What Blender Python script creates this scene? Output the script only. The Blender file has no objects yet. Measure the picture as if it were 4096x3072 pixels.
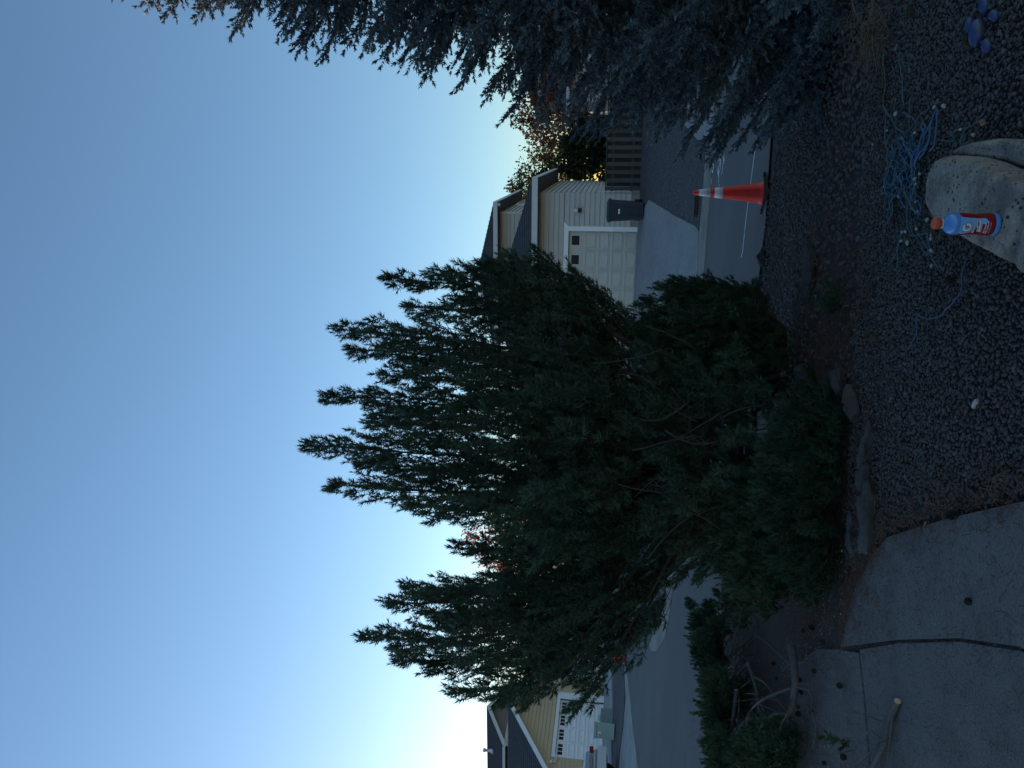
import bpy, bmesh, math, random
import numpy as np
from mathutils import Vector, Matrix

rng = np.random.default_rng(7)
random.seed(7)
SC = bpy.context.scene
C = SC.collection
PI = math.pi

# ---------------------------------------------------------------- camera
FPX = 2933.0                      # focal length in pixels of the 4096 px wide photograph
PITCH, ROLL = math.radians(7.38), math.radians(2.48)
EYE = Vector((0, 0, 1.5))
FWD = Vector((0, math.cos(PITCH), math.sin(PITCH)))
_r0 = Vector((1, 0, 0)); _u0 = Vector((0, -math.sin(PITCH), math.cos(PITCH)))
RGT = _r0 * math.cos(ROLL) + _u0 * math.sin(ROLL)
UPV = _u0 * math.cos(ROLL) - _r0 * math.sin(ROLL)
cam = bpy.data.cameras.new('camera')
cam.sensor_width = 36.0
cam.lens = 36.0 * FPX / 4096.0
cam.clip_start = 0.05
cam.clip_end = 3000
co = bpy.data.objects.new('camera', cam)
C.objects.link(co)
# the phone was held upright while the picture is stored lying on its side: the world's up points to the picture's left
m = Matrix((( -UPV.x, RGT.x, -FWD.x, EYE.x), (-UPV.y, RGT.y, -FWD.y, EYE.y), (-UPV.z, RGT.z, -FWD.z, EYE.z), (0, 0, 0, 1)))
co.matrix_world = m
SC.camera = co

# ---------------------------------------------------------------- sky, sun, exposure
SUN_EL, SUN_AZ = math.radians(1.3), math.radians(-44.0)   # azimuth from +Y, positive to the right
w = bpy.data.worlds.new('World'); SC.world = w; w.use_nodes = True
nt = w.node_tree
sky = nt.nodes.new('ShaderNodeTexSky')
sky.sky_type = 'NISHITA'; sky.sun_disc = False
sky.sun_elevation = SUN_EL; sky.sun_rotation = SUN_AZ
sky.altitude = 900; sky.air_density = 1.0; sky.dust_density = 0.35; sky.ozone_density = 2.25
bg = nt.nodes['Background']; bg.inputs['Strength'].default_value = 0.12
nt.links.new(sky.outputs['Color'], bg.inputs['Color'])
sl = bpy.data.lights.new('sun', 'SUN'); sl.energy = 1.2; sl.angle = math.radians(0.5); sl.color = (1.0, 0.62, 0.34)
so = bpy.data.objects.new('sun', sl); C.objects.link(so)
sdir = Vector((math.sin(SUN_AZ) * math.cos(SUN_EL), math.cos(SUN_AZ) * math.cos(SUN_EL), math.sin(SUN_EL)))
so.rotation_euler = (-sdir).to_track_quat('-Z', 'Y').to_euler()
SC.view_settings.view_transform = 'Standard'
SC.view_settings.look = 'None'
SC.view_settings.exposure = 2.66
SC.view_settings.gamma = 1.0
SC.view_settings.use_curve_mapping = False
SC.cycles.max_bounces = 8
SC.cycles.use_denoising = True

# ---------------------------------------------------------------- helpers
def ray(px, py):
    return FWD * FPX - UPV * (px - 2048) + RGT * (1536 - py)
def aty(px, py, Y):
    d = ray(px, py); return EYE + d * (Y / d.y)
def atz(px, py, z):
    d = ray(px, py); return EYE + d * ((z - EYE.z) / d.z)

def ss(t):
    t = np.clip(t, 0, 1); return t * t * (3 - 2 * t)

def road_z(x, y):
    x = np.clip(x, -13, 12); y = np.clip(y, 6, 26)
    return -0.269 - 0.063 * x + 0.025 * (y - 9.7)
def kerb_y(x):            # where the far side of the road ends
    return 16.15 + 6.5 * ss((-5.4 - x) / 1.2)
def hnoise(x, y):
    return (np.sin(x * 1.7 + 1.3 * np.sin(y * 1.1)) * np.sin(y * 2.1 + 0.7 * np.sin(x * 1.9)))
def T(x, y):
    x = np.asarray(x, float); y = np.asarray(y, float)
    rz = road_z(x, y)
    near = rz * ss((y - 5.0) / 4.4) * np.where(x > -2.0, 1, 1) + 0.02 * hnoise(x, y) * ss((y - 4.6) / 1.0) * (1 - ss((y - 8.9) / 0.7)) * ss((x + 1.2) / 0.8)
    k = kerb_y(x)
    lot = np.where(x < -6.5, 0.97, 0.75)
    lot = 0.75 + 0.22 * ss((-3 - x) / 6)
    far = rz + (lot - rz) * np.clip((y - k - 0.2) / 5.6, 0, 1) ** 1.0
    return np.where(y < 9.4, near, np.where(y < k + 0.2, rz, far))
def Tz(x, y): return float(T(x, y))
def hit(px, py, off=0.0):
    d = ray(px, py); t0 = 2.0 / d.length; p = None
    lo = None
    L = d.normalized(); s = 2.0
    while s < 120:
        q = EYE + L * s
        if q.z < Tz(q.x, q.y) + off:
            a, b = s - 0.1, s
            for _ in range(18):
                mm = (a + b) / 2; q = EYE + L * mm
                if q.z < Tz(q.x, q.y) + off: b = mm
                else: a = mm
            return EYE + L * b
        s += 0.1
    return EYE + L * 60

def tag(o, label=None, cat=None, group=None, kind=None):
    if label: o['label'] = label
    if cat: o['category'] = cat
    if group: o['group'] = group
    if kind: o['kind'] = kind
    return o
def empty(name, loc=(0, 0, 0), rz=0.0):
    o = bpy.data.objects.new(name, None); C.objects.link(o)
    o.location = loc; o.rotation_euler = (0, 0, rz); o.empty_display_size = 0.1
    return o
def link(name, me, parent=None, mats=None):
    o = bpy.data.objects.new(name, me); C.objects.link(o)
    if parent is not None: o.parent = parent
    if mats is not None:
        for mm in (mats if isinstance(mats, (list, tuple)) else [mats]): me.materials.append(mm)
    return o
def copy_tree(o, parent=None):
    c = o.copy(); C.objects.link(c)
    if parent is not None: c.parent = parent
    for ch in list(o.children): copy_tree(ch, c)
    return c

class MB:
    """collects boxes, tubes, prisms and lathes into one mesh"""
    def __init__(s): s.v = []; s.f = []; s.mi = []; s.sm = []
    def add(s, vs, fs, mi=0, smooth=False):
        b = len(s.v); s.v += [tuple(q) for q in vs]
        for f in fs: s.f.append(tuple(b + i for i in f)); s.mi.append(mi); s.sm.append(smooth)
        return s
    def box(s, x0, x1, y0, y1, z0, z1, mi=0):
        vs = [(x, y, z) for z in (z0, z1) for y in (y0, y1) for x in (x0, x1)]
        return s.add(vs, [(0, 2, 3, 1), (4, 5, 7, 6), (0, 1, 5, 4), (2, 6, 7, 3), (0, 4, 6, 2), (1, 3, 7, 5)], mi)
    def prism(s, poly, axis, a, b, mi=0):
        # poly in the two other axes, extruded a..b along axis
        def mk(p, t):
            if axis == 0: return (t, p[0], p[1])
            if axis == 1: return (p[0], t, p[1])
            return (p[0], p[1], t)
        n = len(poly); vs = [mk(p, a) for p in poly] + [mk(p, b) for p in poly]
        fs = [tuple(range(n))[::-1], tuple(range(n, 2 * n))] + [(i, (i + 1) % n, n + (i + 1) % n, n + i) for i in range(n)]
        return s.add(vs, fs, mi)
    def tube(s, pts, rad, sides=6, mi=0, caps=True, smooth=True):
        pts = [Vector(p) for p in pts]; n = len(pts)
        rad = [rad] * n if not hasattr(rad, '__len__') else rad
        vs = []; up = Vector((0.13, 0.27, 0.95)); prev = None
        for i, p in enumerate(pts):
            t = (pts[min(i + 1, n - 1)] - pts[max(i - 1, 0)])
            if t.length < 1e-9: t = Vector((0, 0, 1))
            t.normalize()
            a = (prev - t * prev.dot(t)) if prev is not None else t.cross(up)
            if a.length < 1e-6: a = t.cross(Vector((1, 0, 0)))
            a.normalize(); prev = a; bb = t.cross(a)
            for k in range(sides):
                an = 2 * PI * k / sides
                vs.append(p + (a * math.cos(an) + bb * math.sin(an)) * rad[i])
        fs = [(i * sides + k, i * sides + (k + 1) % sides, (i + 1) * sides + (k + 1) % sides, (i + 1) * sides + k) for i in range(n - 1) for k in range(sides)]
        s.add(vs, fs, mi, smooth)
        if caps:
            b = len(s.v) - len(vs)
            s.f.append(tuple(b + k for k in range(sides))[::-1]); s.mi.append(mi); s.sm.append(False)
            e = b + (n - 1) * sides
            s.f.append(tuple(e + k for k in range(sides))); s.mi.append(mi); s.sm.append(False)
        return s
    def lathe(s, prof, c=(0, 0, 0), sides=24, mi=0, smooth=True):
        vs = [(c[0] + r * math.cos(2 * PI * k / sides), c[1] + r * math.sin(2 * PI * k / sides), c[2] + z) for r, z in prof for k in range(sides)]
        fs = [(i * sides + k, i * sides + (k + 1) % sides, (i + 1) * sides + (k + 1) % sides, (i + 1) * sides + k) for i in range(len(prof) - 1) for k in range(sides)]
        s.add(vs, fs, mi, smooth)
        b = len(s.v) - len(vs)
        s.f.append(tuple(b + k for k in range(sides))[::-1]); s.mi.append(mi); s.sm.append(False)
        e = b + (len(prof) - 1) * sides
        s.f.append(tuple(e + k for k in range(sides))); s.mi.append(mi); s.sm.append(False)
        return s
    def mesh(s, name, mats=None):
        me = bpy.data.meshes.new(name); me.from_pydata(s.v, [], s.f)
        me.polygons.foreach_set('material_index', s.mi); me.polygons.foreach_set('use_smooth', s.sm)
        if mats is not None:
            for mm in (mats if isinstance(mats, (list, tuple)) else [mats]): me.materials.append(mm)
        me.update(); return me
    def build(s, name, mats, parent=None):
        return link(name, s.mesh(name, mats), parent)

def np_mesh(name, V, F, mats, parent=None, col=None, smooth=False, mi=None):
    """V (n,3), F (m,3 or 4); col = per-vertex grey tint"""
    V = np.ascontiguousarray(V, np.float32); F = np.ascontiguousarray(F, np.int32)
    me = bpy.data.meshes.new(name); m_, k = F.shape
    me.vertices.add(len(V)); me.vertices.foreach_set('co', V.ravel())
    me.loops.add(m_ * k); me.loops.foreach_set('vertex_index', F.ravel())
    me.polygons.add(m_); me.polygons.foreach_set('loop_start', np.arange(0, m_ * k, k, dtype=np.int32))
    if smooth: me.polygons.foreach_set('use_smooth', np.ones(m_, bool))
    if mi is not None: me.polygons.foreach_set('material_index', np.ascontiguousarray(mi, np.int32))
    me.update(calc_edges=True)
    if col is not None:
        a = me.attributes.new('tint', 'FLOAT', 'POINT'); a.data.foreach_set('value', np.ascontiguousarray(col, np.float32))
    return link(name, me, parent, mats)

# ---------------------------------------------------------------- materials
def lin(h):
    h = h / 255.0
    return h / 12.92 if h <= 0.04045 else ((h + 0.055) / 1.055) ** 2.4
MATS = {}
def mat(name, col, rough=0.7, var=0.15, scale=8.0, bump=0.0, bscale=40.0, metal=0.0, spec=0.4, tint=0.0, col2=None, c2scale=2.0, c2lo=0.45, c2hi=0.62, trans=0.0, coord='Object', stretch=None, detail=5.0, rand=0.0):
    mt = bpy.data.materials.new(name); mt.use_nodes = True
    n = mt.node_tree.nodes; l = mt.node_tree.links; b = n['Principled BSDF']
    b.inputs['Roughness'].default_value = rough; b.inputs['Metallic'].default_value = metal
    b.inputs['Specular IOR Level'].default_value = spec
    tc = n.new('ShaderNodeTexCoord'); src = tc.outputs[coord]
    if stretch:
        mp = n.new('ShaderNodeMapping'); mp.inputs['Scale'].default_value = stretch
        l.new(src, mp.inputs['Vector']); src = mp.outputs['Vector']
    base = n.new('ShaderNodeRGB'); base.outputs[0].default_value = (*col, 1); cur = base.outputs[0]
    if col2 is not None:
        nz = n.new('ShaderNodeTexNoise'); nz.inputs['Scale'].default_value = c2scale; nz.inputs['Detail'].default_value = detail; nz.inputs['Roughness'].default_value = 0.62
        l.new(src, nz.inputs['Vector'])
        mr = n.new('ShaderNodeMapRange'); mr.inputs['From Min'].default_value = c2lo; mr.inputs['From Max'].default_value = c2hi
        l.new(nz.outputs['Fac'], mr.inputs['Value'])
        mx = n.new('ShaderNodeMix'); mx.data_type = 'RGBA'
        l.new(mr.outputs['Result'], mx.inputs['Factor']); l.new(cur, mx.inputs['A']); mx.inputs['B'].default_value = (*col2, 1)
        cur = mx.outputs['Result']
    def scale_by(cur, valsock, amt):
        mm = n.new('ShaderNodeMapRange'); mm.inputs['To Min'].default_value = 1 - amt; mm.inputs['To Max'].default_value = 1 + amt
        l.new(valsock, mm.inputs['Value'])
        vm = n.new('ShaderNodeVectorMath'); vm.operation = 'SCALE'
        l.new(cur, vm.inputs[0]); l.new(mm.outputs['Result'], vm.inputs['Scale'])
        return vm.outputs['Vector']
    if var > 0:
        nz2 = n.new('ShaderNodeTexNoise'); nz2.inputs['Scale'].default_value = scale; nz2.inputs['Detail'].default_value = 6.0; nz2.inputs['Roughness'].default_value = 0.65
        l.new(src, nz2.inputs['Vector'])
        mm = n.new('ShaderNodeMapRange'); mm.inputs['From Min'].default_value = 0.25; mm.inputs['From Max'].default_value = 0.75
        l.new(nz2.outputs['Fac'], mm.inputs['Value'])
        cur = scale_by(cur, mm.outputs['Result'], var)
    if tint > 0:
        at = n.new('ShaderNodeAttribute'); at.attribute_name = 'tint'
        cur = scale_by(cur, at.outputs['Fac'], tint)
    if rand > 0:
        oi = n.new('ShaderNodeObjectInfo'); cur = scale_by(cur, oi.outputs['Random'], rand)
    l.new(cur, b.inputs['Base Color'])
    if bump > 0:
        nb = n.new('ShaderNodeTexNoise'); nb.inputs['Scale'].default_value = bscale; nb.inputs['Detail'].default_value = 6.0
        l.new(src, nb.inputs['Vector'])
        bp = n.new('ShaderNodeBump'); bp.inputs['Strength'].default_value = bump; bp.inputs['Distance'].default_value = 0.01
        l.new(nb.outputs['Fac'], bp.inputs['Height']); l.new(bp.outputs['Normal'], b.inputs['Normal'])
    if trans > 0:
        tr = n.new('ShaderNodeBsdfTranslucent'); l.new(cur, tr.inputs['Color'])
        ms = n.new('ShaderNodeMixShader'); ms.inputs[0].default_value = trans
        l.new(b.outputs[0], ms.inputs[1]); l.new(tr.outputs[0], ms.inputs[2]); l.new(ms.outputs[0], n['Material Output'].inputs['Surface'])
    MATS[name] = mt
    return mt

M_asphalt = mat('asphalt', (.112, .106, .104), .85, .28, 70, .8, 220, col2=(.132, .126, .123), c2scale=.4)
M_concrete = mat('concrete', (.30, .29, .275), .9, .16, 2.2, .5, 120, col2=(.22, .215, .21), c2scale=.9)
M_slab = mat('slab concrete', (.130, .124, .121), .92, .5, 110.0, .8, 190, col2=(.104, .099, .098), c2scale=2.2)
M_drive = mat('driveway concrete', (.25, .245, .24), .9, .16, 9, .4, 100, col2=(.215, .21, .21), c2scale=1.1)
M_gutter = mat('gutter concrete', (.25, .225, .185), .9, .2, 2.0, .4, 90, col2=(.17, .155, .13), c2scale=.8)
M_earth = mat('earth', (.040, .035, .033), .95, .3, 20, .8, 90, col2=(.04, .022, .014), c2scale=1.2)
M_gravel = mat('basalt gravel', (.076, .070, .067), .9, .25, 30, .3, 160, tint=.42, col2=(.068, .050, .043), c2scale=14, c2lo=.5, c2hi=.7)
M_fargravel = mat('roadside gravel', (.062, .058, .060), .95, .85, 26, 1.0, 28, col2=(.24, .23, .22), c2scale=24, c2lo=.58, c2hi=.68)
M_litter = mat('dry needles', (.110, .046, .024), .9, .3, 9, 0, tint=.6)
M_straw = mat('pale debris', (.30, .27, .22), .9, .2, 9, 0, tint=.5)
M_siding = mat('painted siding', (.46, .455, .44), .75, .05, 5, .15, 60, rand=.05)
M_yellow = mat('yellow siding', (.56, .43, .26), .75, .06, 5, .15, 60, rand=.05)
M_brown = mat('brown siding', (.20, .165, .16), .8, .08, 5, .15, 60, rand=.05)
M_white = mat('white paint', (.84, .84, .85), .55, .03, 4)
M_cream = mat('cream door paint', (.52, .51, .48), .6, .04, 4)
M_fascia = mat('fascia paint', (.60, .60, .60), .6, .05, 4)
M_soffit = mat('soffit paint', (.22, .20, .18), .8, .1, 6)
M_shingle = mat('asphalt shingles', (.045, .048, .055), .92, .35, 14, .8, 60, col2=(.03, .032, .038), c2scale=5)
M_glass = mat('dark window', (.012, .014, .018), .3, 0, spec=.2)
M_found = mat('foundation concrete', (.26, .245, .22), .9, .2, 5, .5, 40)
M_wood = mat('weathered wood', (.062, .060, .060), .85, .35, 5, .6, 30, stretch=(9, 9, .8), rand=.25)
M_woodshade = mat('shaded weathered wood', (.042, .040, .040), .85, .35, 5, .6, 30, stretch=(9, 9, .8), rand=.25)  # same wood darkened: shade behind the front boards is put into the colour
M_black = mat('black plastic', (.014, .014, .015), .5, .15, 10)
M_iron = mat('cast iron', (.10, .085, .07), .8, .3, 12)
M_binbody = mat('bin plastic', (.022, .034, .05), .5, .1, 6)
M_binlid = mat('bin lid plastic', (.018, .06, .05), .5, .1, 6)
M_paint = mat('road paint', (.62, .63, .64), .7, .25, 6, col2=(.25, .25, .25), c2scale=9, c2lo=.55, c2hi=.66)
M_orange = mat('cone plastic', (.90, .030, .022), .45, .06, 5)
M_sleeve = mat('reflective sleeve', (.72, .70, .74), .35, .08, 12)
M_util = mat('utility green paint', (.32, .42, .36), .6, .08, 4)
M_utild = mat('grey green paint', (.20, .25, .24), .6, .1, 4)
M_carpaint = mat('silver car paint', (.32, .33, .35), .28, .02, 2, metal=.6, spec=.6)
M_carwhite = mat('pale bumper', (.55, .56, .58), .4, .02, 2)
M_red = mat('tail lamp red', (.28, .01, .008), .25, 0)
M_rubber = mat('rubber', (.012, .012, .012), .8, .1, 10)
M_chrome = mat('bright metal', (.6, .6, .6), .25, 0, metal=1.0)

# ---------------------------------------------------------------- ground, road, verge
def sheet(name, poly, off, step, mats, kind='structure', zf=None, skirt=0.0, parent=None, rough=0.0):
    skirt = skirt or (.05 if name != 'road' else 0)
    """a polygon in plan draped over the terrain"""
    bm = bmesh.new()
    vs = [bm.verts.new((p[0], p[1], 0)) for p in poly]
    f = bm.faces.new(vs)
    if f.normal.z < 0: bmesh.ops.reverse_faces(bm, faces=[f])
    xs = [p[0] for p in poly]; ys = [p[1] for p in poly]
    for ax, lo, hi in ((0, min(xs), max(xs)), (1, min(ys), max(ys))):
        k = math.ceil(lo / step) * step
        while k < hi:
            nrm = (1, 0, 0) if ax == 0 else (0, 1, 0); pt = (k, 0, 0) if ax == 0 else (0, k, 0)
            bmesh.ops.bisect_plane(bm, geom=bm.verts[:] + bm.edges[:] + bm.faces[:], plane_co=pt, plane_no=nrm, dist=1e-5)
            k += step
    if skirt:
        be = [e for e in bm.edges if e.is_boundary]
        r = bmesh.ops.extrude_edge_only(bm, edges=be)
        low = [g for g in r['geom'] if isinstance(g, bmesh.types.BMVert)]
        for v in low: v.co.z = -skirt
    for v in bm.verts:
        g = (zf or Tz)(v.co.x, v.co.y)
        v.co.z += g + off + (rough * float(rng.normal()) if rough else 0)
    bmesh.ops.recalc_face_normals(bm, faces=bm.faces[:])
    me = bpy.data.meshes.new(name); bm.to_mesh(me); bm.free()
    o = link(name, me, parent, mats)
    if kind: o['kind'] = kind
    return o

def grid_ground():
    xs = np.unique(np.concatenate([np.arange(-8, 8.01, .16), np.arange(-30, 30.1, 1.0), np.array([-900, -400, -200, -120, -80, -55, -40, 40, 55, 80, 120, 200, 400, 900.])]))
    ys = np.unique(np.concatenate([np.arange(0, 10.6, .16), np.arange(10.6, 34, .7), np.arange(34, 60, 3.0), np.array([-900, -300, -100, -40, -15, -6, -2, 80, 120, 200, 400, 1500.])]))
    X, Y = np.meshgrid(xs, ys, indexing='ij'); Zz = T(X, Y) - 0.03
    V = np.stack([X, Y, Zz], -1).reshape(-1, 3); nx, ny = len(xs), len(ys)
    i, j = np.meshgrid(np.arange(nx - 1), np.arange(ny - 1), indexing='ij')
    a = (i * ny + j).ravel(); F = np.stack([a, a + ny, a + ny + 1, a + 1], -1)
    o = np_mesh('ground', V, F, M_earth, smooth=True); o['kind'] = 'structure'
grid_ground()

road_poly = [(-60, 9.35), (-5.2, 9.35), (-3.0, 9.6), (1.0, 9.72), (2.2, 9.66), (3.4, 9.9), (60, 10.5), (60, 16.2), (5.4, 16.2), (-4.6, 16.0), (-5.3, 17.6), (-5.3, 40), (-9.6, 40), (-9.4, 24.5), (-12, 22.6), (-60, 22.6)]
sheet('road', road_poly, 0.0, 1.0, M_asphalt)

def hp(px, py, off=0.0):
    q = hit(px, py, off); return (q.x, q.y)
# concrete gutter along the far side of the road, with a rounded return at its end
gut = [hp(2822, 590), hp(2815, 740), hp(2806, 850), hp(2800, 910), hp(2795, 1080), (-1, 15.75), (-4.4, 16.6), (-5.0, 17.3), (-5.75, 17.6), (-5.85, 16.6), (-5.45, 15.55), (-4.8, 14.75), (-4.2, 14.6), (-1, 14.65), hp(2820, 1050), hp(2833, 870), hp(2847, 700), (5.6, 15.4)]
gut = [(9.0, 16.9), (9.0, 15.6), (5.6, 15.2)] + [hp(2847, 700), hp(2833, 870), hp(2820, 1050), (-1, 14.6), (-4.2, 14.3), (-4.8, 14.6), (-5.45, 15.6), (-5.8, 16.6), (-5.75, 17.5), (-5.3, 17.7), (-4.9, 17.0), (-4.2, 16.2), (-1, 15.75)] + [hp(2795, 1080), hp(2800, 910), hp(2806, 850), hp(2815, 740), hp(2822, 590)]
sheet('gutter', gut, 0.012, .8, M_gutter, zf=lambda x, y: float(road_z(x, y)))
sheet('gravel_island', [(-5.3, 16.2), (-4.4, 15.2), (-1, 15.3), (1.9, 15.3), (1.9, 22), (-5.0, 24)], 0.05, .8, M_fargravel)
# gravel slope between driveway and fence on the far side
g_drv = [hp(2599, 800), hp(2650, 830), hp(2700, 862), hp(2755, 890), hp(2785, 905), hp(2797, 925)]
verge = [(16, 17.6), (16, 22.0), (8, 22.2), (5.3, 22.9)] + g_drv + [hp(2806, 850), hp(2815, 740), hp(2822, 590), (9, 16.9)]
sheet('roadside_gravel', verge, 0.02, .5, M_fargravel, rough=.012)
# far driveway
drv = list(g_drv) + [hp(2795, 1080), (1.2, 15.72), (.0, 16.4), (-.3, 24.4), (4.6, 22.95), (5.0, 22.75)]
sheet('driveway', drv, 0.03, .6, M_drive)
# flared concrete apron and drive of the yellow house
apr = [hp(2562, 3140), hp(2553, 3060), hp(2540, 2960), hp(2531, 2890), hp(2522, 2800), hp(2512, 2700), hp(2503, 2640), hp(2498, 2660), hp(2505, 2790), hp(2497, 2900), hp(2484, 3000), hp(2478, 3080), hp(2474, 3140)]
sheet('kerb_apron', apr, 0.02, .7, M_concrete, zf=lambda x, y: Tz(x, y))
sheet('house_driveway', [hp(2452, 3090), hp(2452, 2960), hp(2456, 2850), hp(2455, 2740), hp(2452, 2650), (-12.9, 35.5), (-15.8, 29.0), hp(2425, 3090)], 0.06, .8, M_concrete)
sheet('roadside_bed', [hp(2474, 3140), hp(2478, 3080), hp(2484, 3000), hp(2497, 2900), hp(2505, 2790), hp(2498, 2660), hp(2452, 2650), hp(2455, 2740), hp(2456, 2850), hp(2452, 2960), hp(2452, 3100)], 0.04, .6, M_fargravel, rough=.01)
# side drives glimpsed past the blue spruce
sheet('neighbour_driveway', [hp(2800, 560), hp(2860, 540), hp(2872, 400), hp(2870, 250), hp(2700, 250), hp(2690, 380), hp(2720, 470)], 0.05, .6, M_drive)

# painted marks on the road, each a thin sheet 4 mm above the asphalt
def stroke(name, pts, wd, label=None, off=0.006, parent=None):
    P = [Vector((hit(*p).x, hit(*p).y, 0)) for p in pts]
    mb = MB(); L = []; R_ = []
    for i, p in enumerate(P):
        t = (P[min(i + 1, len(P) - 1)] - P[max(i - 1, 0)]).normalized(); nn = Vector((-t.y, t.x, 0)) * wd / 2
        for lst, q in ((L, p + nn), (R_, p - nn)): lst.append((q.x, q.y, float(road_z(q.x, q.y)) + off))
    n = len(P); mb.add(L + R_, [(i, i + 1, n + i + 1, n + i) for i in range(n - 1)])
    return mb.build(name, M_paint, parent)
ln = stroke('painted_line', [(3030, 560), (3022, 600), (3010, 690), (2998, 780), (2984, 890), (2972, 1010), (2966, 1030)], .045)
tag(ln, 'thin white painted line running along the near side of the road', 'road marking')
pm = empty('painted_scribble', (hit(2870, 690).x, hit(2870, 690).y, float(road_z(4.3, 14.4))))
tag(pm, 'white spray painted utility marks and circle near the far gutter', 'road marking')
def zz(a, b): return (2600 + a / 3.687, 480 + b / 3.687)
for pl in ([(1047, 480), (1045, 560), (1020, 600)], [(1030, 565), (1050, 600), (1035, 640), (1022, 690), (1015, 740), (1020, 790), (1035, 740), (1045, 670), (1048, 600)],
           [(1010, 680), (1003, 770), (1018, 810), (1020, 850), (1012, 925)], [(1103, 500), (1098, 545), (1086, 545), (1090, 600), (1080, 660), (1070, 740), (1064, 800)], [(1096, 560), (1100, 600), (1086, 640)],
           [(935, 630), (922, 660), (918, 710), (922, 760), (932, 765), (940, 710), (937, 650), (933, 630)], [(952, 455), (944, 515)], [(916, 850), (910, 890), (905, 950)], [(1030, 945), (1022, 975)], [(1253, 415), (1248, 440)],
           [(884, 375), (878, 415)], [(873, 490), (876, 520)]):
    o = stroke('paint_stroke', [zz(*q) for q in pl], .05, off=.02 if pl[0][0] < 900 else .006)
    o.parent = pm; o.matrix_parent_inverse = Matrix.Translation(-pm.location)

# ---------------------------------------------------------------- the house across the road (grey siding)
HAZ = math.radians(18.34)
def roof_mb(quads, n=14, lip=0.018):
    """quads: (eave a, eave b, top b, top a) -> stepped shingle courses"""
    mb = MB()
    for (a, b, c, d) in quads:
        a, b, c, d = map(Vector, (a, b, c, d))
        nr = (b - a).cross(d - a).normalized()
        if nr.z < 0: nr = -nr
        for i in range(n):
            t0, t1 = i / n, (i + 1) / n
            p0, p1 = a.lerp(d, t0), b.lerp(c, t0); q0, q1 = a.lerp(d, t1), b.lerp(c, t1)
            if (q0 - q1).length < 1e-4: q1 = q0 + (p1 - p0) * 1e-3
            mb.add([p0, p1, p0 + nr * lip, p1 + nr * lip, q1 + nr * .002, q0 + nr * .002], [(0, 1, 3, 2), (2, 3, 4, 5)])
    return mb

def siding(parent, x0, x1, z0, z1, rev, yface, m, clip=None, axis='x', first=0):
    """lap boards on a wall whose outside is -y (axis x) ; each board is its own mesh; clip(z)->(x0,x1)"""
    z = z0; cache = {}
    while z < z1 - .01:
        zt = min(z + rev, z1)
        a0, a1 = (x0, x1); b0, b1 = (x0, x1)
        if clip: a0, a1 = clip(z); b0, b1 = clip(zt)
        if a1 - a0 > .06:
            key = (round(a0, 3), round(a1, 3), round(b0, 3), round(b1, 3), round(zt - z, 3))
            me = cache.get(key)
            if me is None:
                h = zt - z; mb = MB()
                vs = [(a0, -.030, .010), (a1, -.030, .010), (b1, -.006, h), (b0, -.006, h), (a0, 0, .010), (a1, 0, .010), (b1, 0, h), (b0, 0, h)]
                mb.add(vs, [(0, 1, 2, 3), (4, 7, 6, 5), (0, 4, 5, 1), (3, 2, 6, 7), (0, 3, 7, 4), (1, 5, 6, 2)])
                me = mb.mesh('siding_board', m); cache[key] = me
            o = link('siding_board', me, parent)
            if axis == 'x': o.location = (0, yface, z)
            else: o.location = (yface, 0, z); o.rotation_euler = (0, 0, PI / 2)
        z = zt

# local axes: x = along the front to the right, y = away from the road, z from garage floor
H = empty('grey_house', (4.82, 22.87, 0.75), -HAZ)
tag(H, 'light grey sided house with wide garage door and dark stepped roofs', 'house')
wl = MB()
wl.box(.05, 1.17, 0, .15, .24, 3.22).box(-5.9, -4.85, 0, .15, .24, 3.22).box(-4.85, .05, 0, .15, 2.17, 3.22)
W1 = wl.build('wall', M_siding, H)
siding(W1, .17, 1.165, .26, 2.29, .155, 0, M_siding)
siding(W1, -5.9, -5.0, .26, 2.29, .155, 0, M_siding)
siding(W1, -5.9, 1.165, 2.29, 3.1, .155, 0, M_siding)
W2 = MB().box(1.02, 1.17, .15, 7.1, .24, 3.22).build('wall', M_siding, H)
siding(W2, .002, 7.08, .26, 3.1, .155, 1.17, M_siding, axis='y')
MB().box(1.10, 1.205, 7.06, 7.16, .2, 3.1).build('corner_trim', M_siding, H)
for q_ in ((.06, 1.16, -.004, .2), (1.0, 1.16, .2, 7.1), (-5.9, -4.86, -.004, .2)): MB().box(*q_, -.3, .24).build('foundation', M_found, H)
# garage door: frame, five rows of panels, the top row glazed
DT = empty('garage_door'); DT.parent = H
MB().box(-4.86, .06, .1, .14, 0, 2.17).build('door_leaf', M_cream, DT)
rows = [0.0, .42, .84, 1.26, 1.70, 2.15]
xs = [-4.80 + i * .604 for i in range(9)]
pan = None
for r_ in range(4):
    h = rows[r_ + 1] - rows[r_]
    for c_ in range(8):
        if pan is None:
            mb = MB(); w_, hh = .604, .42
            mb.box(.004, w_ - .004, -.012, 0, .010, hh - .010)
            for q_ in ((.05, .075, .06, hh - .06), (w_ - .075, w_ - .05, .06, hh - .06), (.075, w_ - .075, .06, .085), (.075, w_ - .075, hh - .085, hh - .06)): mb.box(q_[0], q_[1], -.034, -.012, q_[2], q_[3])
            pan = mb.mesh('door_panel', M_cream)
        o = link('door_panel', pan, DT); o.location = (xs[c_], .1, rows[r_] + .004)
wf = MB(); wf.box(.006, .598, -.012, 0, .0, .44)
for b in ((.10, .155, .05, .39), (.445, .5, .05, .39), (.155, .445, .05, .10), (.155, .445, .34, .39)): wf.box(b[0], b[1], -.026, -.012, b[2], b[3])
wfm = wf.mesh('window', M_cream); gm = MB().box(.156, .444, -.015, -.0125, .101, .339).mesh('pane', M_glass)
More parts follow.
